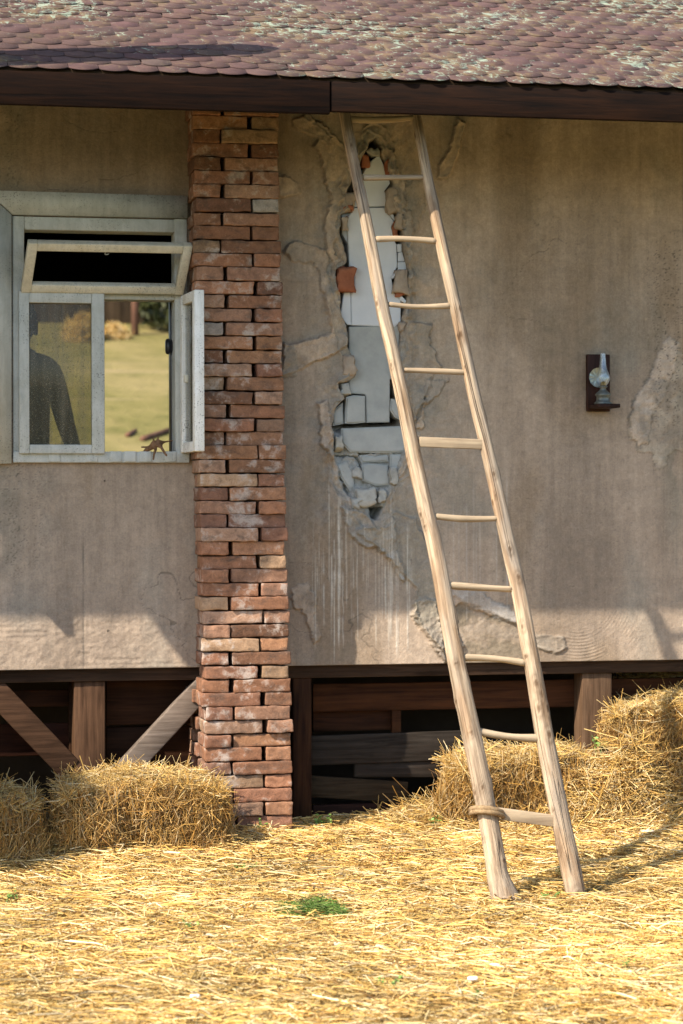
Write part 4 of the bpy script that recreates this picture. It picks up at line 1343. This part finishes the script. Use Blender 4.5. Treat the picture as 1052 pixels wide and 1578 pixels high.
edges = [(0, 1), (1, 2), (2, 3), (1, 4), (4, 5), (5, 6), (0, 7), (7, 8), (8, 9), (2, 10), (10, 11), (0, 12), (12, 13), (1, 14), (14, 15), (0, 16), (16, 17)]
k_ = 1 / 400
radii = [x * k_ for x in (6.0, 5.2, 4.2, 2.4, 2.4, 1.8, 1.4, 2.4, 2.0, 1.7, 1.6, 1.3, 1.4, 1.0, 1.2, 1.1, 1.2, 1.1)]
fg = skin('carved_figure', verts, edges, radii, m_simple('carved_wood', (.09, .045, .022), (.23, .125, .06), 60, .6, .5))
tag(fg, 'small carved brown wooden creature clinging to the window sill', 'figurine')
c0 = W(262, 534, .085)
fit = thing('window_fitting', 'small dark blue black fitting inside the open window at its right side', 'fitting', tuple(c0))
V, fs = tube(np.array([(-.018, 0, 0), (-.014, 0, 0), (-.004, 0, 0), (-.004, 0, 0), (.02, 0, 0), (.045, 0, 0)]) + c0 + np.outer(np.arange(6) * 1e-5, [1, 0, 0]), [.026, .031, .032, .027, .027, .027], 18)
b = MB(); b.add(V, fs); b.build('barrel', M_dark, fit)
b = MB(); b.box(c0 + np.array([.012, -.014, -.045]), c0 + np.array([.03, .03, .03])); b.build('bracket', M_dark, fit)

# ================================================================== PERSON INSIDE
PY = 1.05
pc = W(24, 560, PY)[0]
zh = W(24, 468, PY)[2]                   # top of head
zf = ZB - .01
S = (zh - zf) / 1.66
M_cloth = m_simple('dark_clothes', (.014, .012, .011), (.026, .022, .019), 30, .95, .4)
J = {'pel': (0, 0, .92), 'waist': (0, 0, 1.06), 'chest': (0, -.01, 1.24), 'neckb': (0, -.005, 1.39), 'neck': (.004, .0, 1.455), 'head': (.012, .015, 1.535), 'crown': (.012, .01, 1.615),
     'shr': (.165, 0, 1.365), 'elr': (.235, -.02, 1.08), 'wrr': (.315, .04, .86), 'shl': (-.165, 0, 1.365), 'ell': (-.24, -.01, 1.09), 'wrl': (-.22, .1, .87),
     'hipr': (.09, 0, .88), 'knr': (.10, .02, .49), 'anr': (.10, -.02, .09), 'toer': (.11, .14, .03), 'hipl': (-.09, 0, .88), 'knl': (-.10, .01, .49), 'anl': (-.11, -.02, .09), 'toel': (-.12, .14, .03)}
names = list(J)
RD = dict(pel=(.20, .13), waist=(.17, .11), chest=(.18, .11), neckb=(.075, .06), neck=(.048, .05), head=(.074, .088), crown=(.058, .07), shr=.062, elr=.046, wrr=.03, shl=.062, ell=.046, wrl=.03,
          hipr=.085, knr=.056, anr=.04, toer=.03, hipl=.085, knl=.056, anl=.04, toel=.03)
ed = [('pel', 'waist'), ('waist', 'chest'), ('chest', 'neckb'), ('neckb', 'neck'), ('neck', 'head'), ('head', 'crown'), ('neckb', 'shr'), ('shr', 'elr'), ('elr', 'wrr'), ('neckb', 'shl'), ('shl', 'ell'), ('ell', 'wrl'),
      ('pel', 'hipr'), ('hipr', 'knr'), ('knr', 'anr'), ('anr', 'toer'), ('pel', 'hipl'), ('hipl', 'knl'), ('knl', 'anl'), ('anl', 'toel')]
vs = [np.array(J[k]) * S + np.array([pc, PY, zf]) for k in names]
rdv = [tuple(x * S for x in (RD[k] if isinstance(RD[k], tuple) else (RD[k],) * 2)) for k in names]
E = [(names.index(a), names.index(b_)) for a, b_ in ed]
# hands: palm, four fingers and a thumb on each wrist
def add_hand(wname, side):
    w0 = np.array(J[wname])
    el = np.array(J['elr' if wname == 'wrr' else 'ell'])
    d = (w0 - el); d /= np.linalg.norm(d)
    ac = np.array([0, 1.0, 0]); ac -= d * (ac @ d); ac /= np.linalg.norm(ac)
    nrm = np.cross(d, ac) * side
    def put(p, r, par):
        vs.append(p * S + np.array([pc, PY, zf])); rdv.append((r * S, r * S)); E.append((par, len(vs) - 1)); return len(vs) - 1
    pal = put(w0 + d * .05, .028, names.index(wname))
    for k, ln in enumerate((.075, .085, .08, .062)):
        o_ = ac * (.033 - .022 * k)
        a = put(w0 + d * .095 + o_, .0095, pal)
        b_ = put(w0 + d * (.095 + ln * .5) + o_ - nrm * .01, .0085, a)
        put(w0 + d * (.095 + ln * .95) + o_ - nrm * .03, .007, b_)
    a = put(w0 + d * .045 + ac * .045, .011, pal); put(w0 + d * .085 + ac * .062 - nrm * .01, .009, a)
add_hand('wrr', 1); add_hand('wrl', -1)
person = skin('person', vs, E, rdv, M_cloth, None, 2, 0)
tag(person, 'person in dark clothes standing inside, dim behind the dusty window pane', 'person')
hc = (np.array(J['head']) + np.array([0, 0, .02])) * S + np.array([pc, PY, zf])
V, Q = rbox(np.array([.175, .20, .20]) * S, .085, (10, 10, 10))
V = V + (fbm(V[:, 0] * 30, V[:, 2] * 30 + V[:, 1] * 20, 3, 2)[:, None] - .5) * .02
b = MB(); b.add(V + hc + np.array([0, -.022, .025]), [Q]); b.build('hair', m_simple('dark_hair', (.012, .009, .007), (.03, .022, .015), 80, .7, .5), person, True)
M_skin = m_simple('skin', (.12, .07, .05), (.16, .095, .07), 20, .6, .1)
fc_ = hc + np.array([0, .085 * S, -.01])   # face turned to the field
for (nm, dx, dz, sx2, sz2, sy2) in (('nose', 0, -.01, .024, .05, .03), ('mouth', 0, -.05, .045, .014, .012), ('eye', -.032, .018, .024, .012, .01), ('eye', .032, .018, .024, .012, .01)):
    V, Q = rbox((sx2, sy2, sz2), .006, (4, 4, 4)); b = MB(); b.add(V + fc_ + np.array([dx, 0, dz]), [Q]); b.build(nm, M_skin, person, True)
for sgn in (-1, 1):
    V, Q = rbox((.02, .035, .055), .009, (4, 4, 4)); b = MB(); b.add(V + hc + np.array([sgn * .083 * S, .01, -.01]), [Q]); b.build('ear', M_skin, person, True)

# ================================================================== WEEDS, STONES
def leaf_set(stems, rs, size):
    V, Q, Cc = [], [], []
    k = 0
    for (p, up_n, sz2, c_) in stems:
        a_ = rs.normal(size=3); a_ /= np.linalg.norm(a_)
        n_ = np.array([0, -.3, 1]) + rs.normal(0, .5, 3); n_ /= np.linalg.norm(n_)
        t_ = np.cross(n_, a_); t_ /= np.linalg.norm(t_); b2 = np.cross(n_, t_)
        for (u, w_, z) in ((-.5, 0, 0), (-.15, .33, .06), (.3, .28, .05), (.55, 0, -.08), (.3, -.28, .05), (-.15, -.33, .06), (0, 0, 0)):
            V.append(p + (t_ * u + b2 * w_ + n_ * z) * sz2)
            Cc.append(c_)
        for j in range(6): Q.append((k + j, k + (j + 1) % 6, k + 6))
        k += 7
    return np.array(V), np.array(Q), np.array(Cc)
def weed(label, base, h, nst, seed, leaf=.022, spread=.05):
    rs = np.random.RandomState(seed)
    b = MB(); lv = []
    for i in range(nst):
        tip = base + np.array([rs.normal(0, spread), rs.normal(0, spread * .6), h * rs.uniform(.55, 1.1)])
        mid = (base + tip) / 2 + np.array([rs.normal(0, .01), 0, .01])
        pth = smoothpath([base + rs.normal(0, .006, 3) * [1, 1, 0], mid, tip], 8)
        V, fs = tube(pth, np.linspace(.0018, .0009, 8), 5)
        b.add(V, fs, (.10, .17, .045))
        for u in range(3, 8):
            for _ in range(2):
                lv.append((pth[u] + rs.normal(0, leaf * .45, 3), None, leaf * rs.uniform(.6, 1.2), np.array([.13, .22, .042]) * rs.uniform(.7, 1.4)))
    o = b.build('weed', M_green, None, True)
    tag(o, label, 'weed', 'green weeds in the straw')
    V, Q, Cc = leaf_set(lv, rs, leaf)
    mesh_np('leaves', V, [Q], M_green, o, Cc)
    return o
def onw(px, py, y):
    p = W(px, py, y); p[2] = float(gz(p[0], p[1])); return p
weed('small green weed sprouting at the foot of the brick pillar', onw(402, 1262, -.24), .07, 4, 1, .014, .03)
weed('fresh green weed beside the dark post right of the pillar', onw(500, 1262, -.10), .08, 5, 2, .014, .035)
p = W(917, 1165, -.02)
weed('leafy green sprout rising before the right timber post', np.array([p[0], -.09, .27]), .105, 4, 3, .020, .025)
weed('tiny green weed near the right edge in the straw', Gp(1046, 1282), .05, 3, 4, .014, .02)
weed('green weed by the wall left of the ladder bale', onw(668, 1255, -.14), .06, 3, 5, .014, .03)
weed('green weed at the base of the left straw bale', Gp(190, 1322) + [0, -.02, 0], .07, 3, 6, .012, .03)
for k, (px, py) in enumerate(((12, 1396), (375, 1348), (838, 1392), (860, 1352), (600, 1530), (735, 1545), (300, 1440), (955, 1500))):
    weed(['tiny green tuft at the left edge in the straw', 'tiny green tuft in straw below the brick pillar', 'tiny green tuft between the two ladder feet',
          'tiny green tuft in straw behind the right ladder foot', 'tiny green tuft in the front straw, middle', 'tiny green tuft in the very front of the straw, right of middle',
          'tiny green tuft in the straw left of the grass clump', 'tiny green tuft in front straw right of the ladder'][k], Gp(px, py), .04, 3, 20 + k, .010, .025)
# clump of freshly cut grass
rs = np.random.RandomState(44)
n = 900
g0, g1 = Gp(434, 1408), Gp(526, 1410)
t = rs.rand(n)
hgt = .012 + .026 * np.exp(-((t - .68) / .25) ** 2)
x = g0[0] + (g1[0] - g0[0]) * t; y = g0[1] + (g1[1] - g0[1]) * t + rs.normal(0, .045, n)
P = np.stack([x, y, gz(x, y) + .012 + hgt * rs.rand(n)], 1)
D = np.stack([rs.normal(0, 1, n), rs.normal(0, .7, n), rs.normal(0, .22, n)], 1)
col = np.array([.115, .175, .032]) * rs.uniform(.5, 1.5, (n, 1)) * (1 + rs.normal(0, .12, (n, 3)))
V, Q, cc = strands(P, D, rs.uniform(.03, .08, n), rs.uniform(.002, .0045, n), col, rs, .5)
tag(mesh_np('grass_clump', V, [Q], M_green, None, cc), 'flat clump of freshly cut green grass lying on the yellow straw', 'grass clump')

M_stone = m_simple('white_stone', (.60, .60, .58), (.78, .77, .74), 30, .7, .3)
for (px, py, w_, lab) in ((997, 1296, .075, 'smooth white stone in the straw behind the ladder shadow'), (520, 1466, .028, 'small white pebble in the front straw below the grass clump'),
                          (300, 1548, .03, 'small white pebble near the bottom of the photo, left'), (728, 1520, .03, 'small white pebble near the bottom of the photo, right')):
    p = Gp(px, py)
    V, Q = rbox((w_, w_ * .6, w_ * .38), w_ * .18, (8, 8, 6))
    V = V + (fbm(V[:, 0] * 50 + px, V[:, 2] * 50 + V[:, 1] * 40, 3, 1)[:, None] - .5) * w_ * .12
    b = MB(); b.add(V + p + np.array([0, 0, .02 + w_ * .1]), [Q])
    o = b.build('stone', M_stone, None, True)
    tag(o, lab, 'stone', 'white stones in the straw')

# ================================================================== ROOF SHADOW CASTER (unseen log, added only for its shadow)
def roofpt(px, py):
    d = ray(px, py)
    n_ = np.array([0, -math.sin(PIT), math.cos(PIT)])
    p0 = np.array([0, EY, EZ])
    return CAM + d * (((p0 - CAM) @ n_) / (d @ n_))
sv = np.array([-SX, -SY, 1.0])
a_, b_ = roofpt(428, 77), roofpt(0, 91)
tip, mid = a_ + .62 * sv, b_ + .33 * sv
dr = mid - tip
nr_ = np.array([0, -math.sin(PIT), math.cos(PIT)])
hh_ = lambda p: (p - np.array([0, EY, EZ])) @ nr_
k_ = (hh_(tip) - .02) / (hh_(tip) - hh_(mid))
base = tip + dr * k_
pth = np.linspace(base, tip, 40)
r = np.linspace(.125, .075, 40); r[-1] = .02; r[-2] = .055
V, fs = tube(pth, r, 14, .12, 4)
b = MB(); b.add(V, fs)
tag(b.build('roof_shadow_log', M_bark2, None, True), 'unseen thick log added above the eave to cast the finger shadow on the roof', 'beam')

# ================================================================== BEHIND THE HOUSE
def field(px, py):
    d = ray(px, py)
    for t in np.linspace(13.5, 60, 1600):
        p = CAM + d * t
        if p[2] <= gz(p[0], p[1]): break
    return p
M_bark = wood('pine_bark', (.08, .04, .026), (.19, .10, .065), 'z', grain=14, bump=.8)
def tree(label, x, y, h, tr_, cr_, cz, seed, col, name='tree', mat=M_bark, nl=3600, ls=.16, cat='tree', group='trees behind the house'):
    rs = np.random.RandomState(seed)
    z0 = float(gz(x, y))
    root = thing(name, label, cat, (x, y, z0), group)
    b = MB()
    n = 14
    pth = np.stack([x + .06 * np.sin(np.linspace(0, 3, n) + seed), y + 0 * np.zeros(n), np.linspace(z0 - .2, z0 + h * .92, n)], 1)
    V, fs = tube(pth, np.linspace(tr_, tr_ * .25, n), 10, .15, seed); b.add(V, fs)
    cl = []
    for k in range(22):
        a = rs.uniform(0, 6.28); hz = rs.uniform(cz, 1.0)
        rr_ = cr_ * (1.05 - .55 * (hz - cz) / (1 - cz)) * rs.uniform(.35, 1)
        p = np.array([x + rr_ * math.cos(a), y + rr_ * math.sin(a), z0 + h * hz])
        cl.append(p)
        if k < 9:
            st = np.array([x, y, z0 + h * max(hz - .12, cz * .8)])
            V, fs = tube(np.linspace(st, p, 6), np.linspace(tr_ * .3, tr_ * .08, 6), 6, .2, k); b.add(V, fs)
    b.build('trunk', mat, root, True)
    cl = np.array(cl)
    ci = rs.randint(len(cl), size=nl)
    pts = cl[ci] + rs.normal(0, 1, (nl, 3)) * np.array([cr_, cr_, cr_ * .7]) * .20
    t1 = rs.normal(size=(nl, 3)); t1 /= np.linalg.norm(t1, axis=1, keepdims=True)
    t2 = np.cross(t1, rs.normal(size=(nl, 3))); t2 /= np.linalg.norm(t2, axis=1, keepdims=True)
    s_ = (ls * rs.uniform(.6, 1.3, nl))[:, None]
    V = np.stack([pts - t1 * s_, pts + t2 * s_ * .4, pts + t1 * s_, pts - t2 * s_ * .4], 1).reshape(-1, 3)
    Q = np.arange(nl * 4).reshape(-1, 4)
    cc = np.repeat(np.array(col) * rs.uniform(.5, 1.5, (nl, 1)) * (.7 + .6 * rs.rand(len(cl)))[ci][:, None], 4, 0)
    mesh_np('crown', V, [Q], M_green, root, cc)
pt = field(207, 524)
tree('pine with a slim reddish trunk seen through the open window', pt[0], pt[1] + .4, 9.0, .05, 2.0, .42, 1, (.018, .026, .009), 'pine_tree')
tree('dark leafy tree just right of the reddish pine trunk', pt[0] + .75, pt[1] + 2.6, 6.5, .2, 2.4, .22, 2, (.012, .017, .006), mat=M_bark2, nl=6500)
tree('dark tree left of the pine, above the shed', pt[0] - 2.6, pt[1] + 4.5, 7, .25, 2.4, .3, 3, (.013, .02, .008), mat=M_bark2, nl=6500)
tree('tall dark tree behind the shed, right of the pine', pt[0] + .9, pt[1] + 5.5, 9, .25, 2.8, .15, 8, (.012, .017, .007), mat=M_bark2, nl=8000)
tree('broad dark tree farther right behind the pine', pt[0] + 4.2, pt[1] + 4, 6.5, .25, 2.6, .2, 4, (.013, .018, .007), mat=M_bark2, nl=6500)
tree('yellow green bush at the field edge right of the pine', pt[0] + .62, pt[1] + .7, 1.1, .04, .42, .15, 5, (.045, .05, .015), 'bush', M_bark2, 2600, .10, 'bush', 'bushes behind the house')
tree('low dry bush at the field edge left of the shed', pt[0] - 3.3, pt[1] + .8, 1.6, .05, .9, .15, 6, (.045, .043, .016), 'bush', M_bark2, 2600, .10, 'bush', 'bushes behind the house')
sh = thing('shed', 'dark wooden shed at the top of the field behind the pine', 'shed', (pt[0] - 1.0, pt[1] + 2.4, float(gz(pt[0] - 1, pt[1] + 2.4))))
zg = float(gz(pt[0] - 1, pt[1] + 2.4))
sxx, syy = pt[0] - 1.1, pt[1] + 1.9
b = MB()
for k in range(16): b.box((sxx - 1.5 + k * .19, syy, zg - .2), (sxx - 1.5 + k * .19 + .183, syy + 2, zg + 1.7), (.6 + .4 * (k * 37 % 7) / 7,) * 3)
b.build('wall', wood('shed_boards', (.03, .02, .012), (.10, .068, .04), 'z', grain=20, attr=True), sh)
b = MB()
b.add([(sxx - 1.8, syy - .5, zg + 1.5), (sxx + 1.8, syy - .5, zg + 1.5), (sxx + 1.8, syy + 1, zg + 2.5), (sxx - 1.8, syy + 1, zg + 2.5), (sxx - 1.8, syy + 2.4, zg + 1.5), (sxx + 1.8, syy + 2.4, zg + 1.5),
       (sxx - 1.8, syy - .5, zg + 1.42), (sxx + 1.8, syy - .5, zg + 1.42), (sxx + 1.8, syy + 2.4, zg + 1.42), (sxx - 1.8, syy + 2.4, zg + 1.42)],
      [np.array([[0, 1, 2, 3], [3, 2, 5, 4], [6, 9, 8, 7], [0, 6, 7, 1], [4, 5, 8, 9]]), np.array([[1, 7, 8, 5, 2], [0, 3, 4, 9, 6]])])
b.build('roof', m_simple('dark_shingle', (.02, .016, .014), (.04, .032, .028), 8, .9, .5), sh)
def haypile(label, px, py, w_, h_, seed):
    p = field(px, py)
    rs = np.random.RandomState(seed)
    V, Q = rbox((w_, w_ * .8, h_ * 2), h_ * .8, (12, 12, 10))
    V = V + np.stack([fbm(V[:, 0] * 6 + k, V[:, 2] * 6 + V[:, 1] * 4 + seed, 3, k) - .5 for k in range(3)], 1) * .14
    b = MB(); b.add(V + p, [Q])
    o = b.build('hay_pile', M_core, None, True)
    tag(o, label, 'hay pile', 'hay piles at the field edge')
    n = 2500
    i = rs.randint(len(V), size=n)
    P_ = V[i] + p + rs.normal(0, .025, (n, 3))
    Vv, Qq, cc = strands(P_, rs.normal(size=(n, 3)), rs.uniform(.05, .15, n), rs.uniform(.005, .01, n), straw_col(n, 1.0, rs), rs)
    kind(mesh_np('stalks', Vv, [Qq], M_straw, o, cc), 'stuff')
haypile('heap of pale hay at the field edge left of the pine trunk', 172, 522, .24, .10, 1)
haypile('taller heap of hay behind the dusty window pane', 124, 526, .34, .28, 2)
for k, (p0, p1, r) in enumerate((((196, 674), (209, 668), .026), ((219, 680), (261, 667), .03))):
    a_, c_ = field(*p0), field(*p1)
    a_[2] += .02; c_[2] += .03
    V, fs = tube(np.linspace(a_, c_, 8), np.linspace(r, r * .7, 8), 8, .3, k)
    b = MB(); b.add(V, fs)
    o = b.build('fallen_branch', M_bark, None, True)
    tag(o, ['short fallen branch on the field left of the sill figure', 'longer fallen branch on the field above the sill figure'][k], 'branch', 'fallen branches on the field')
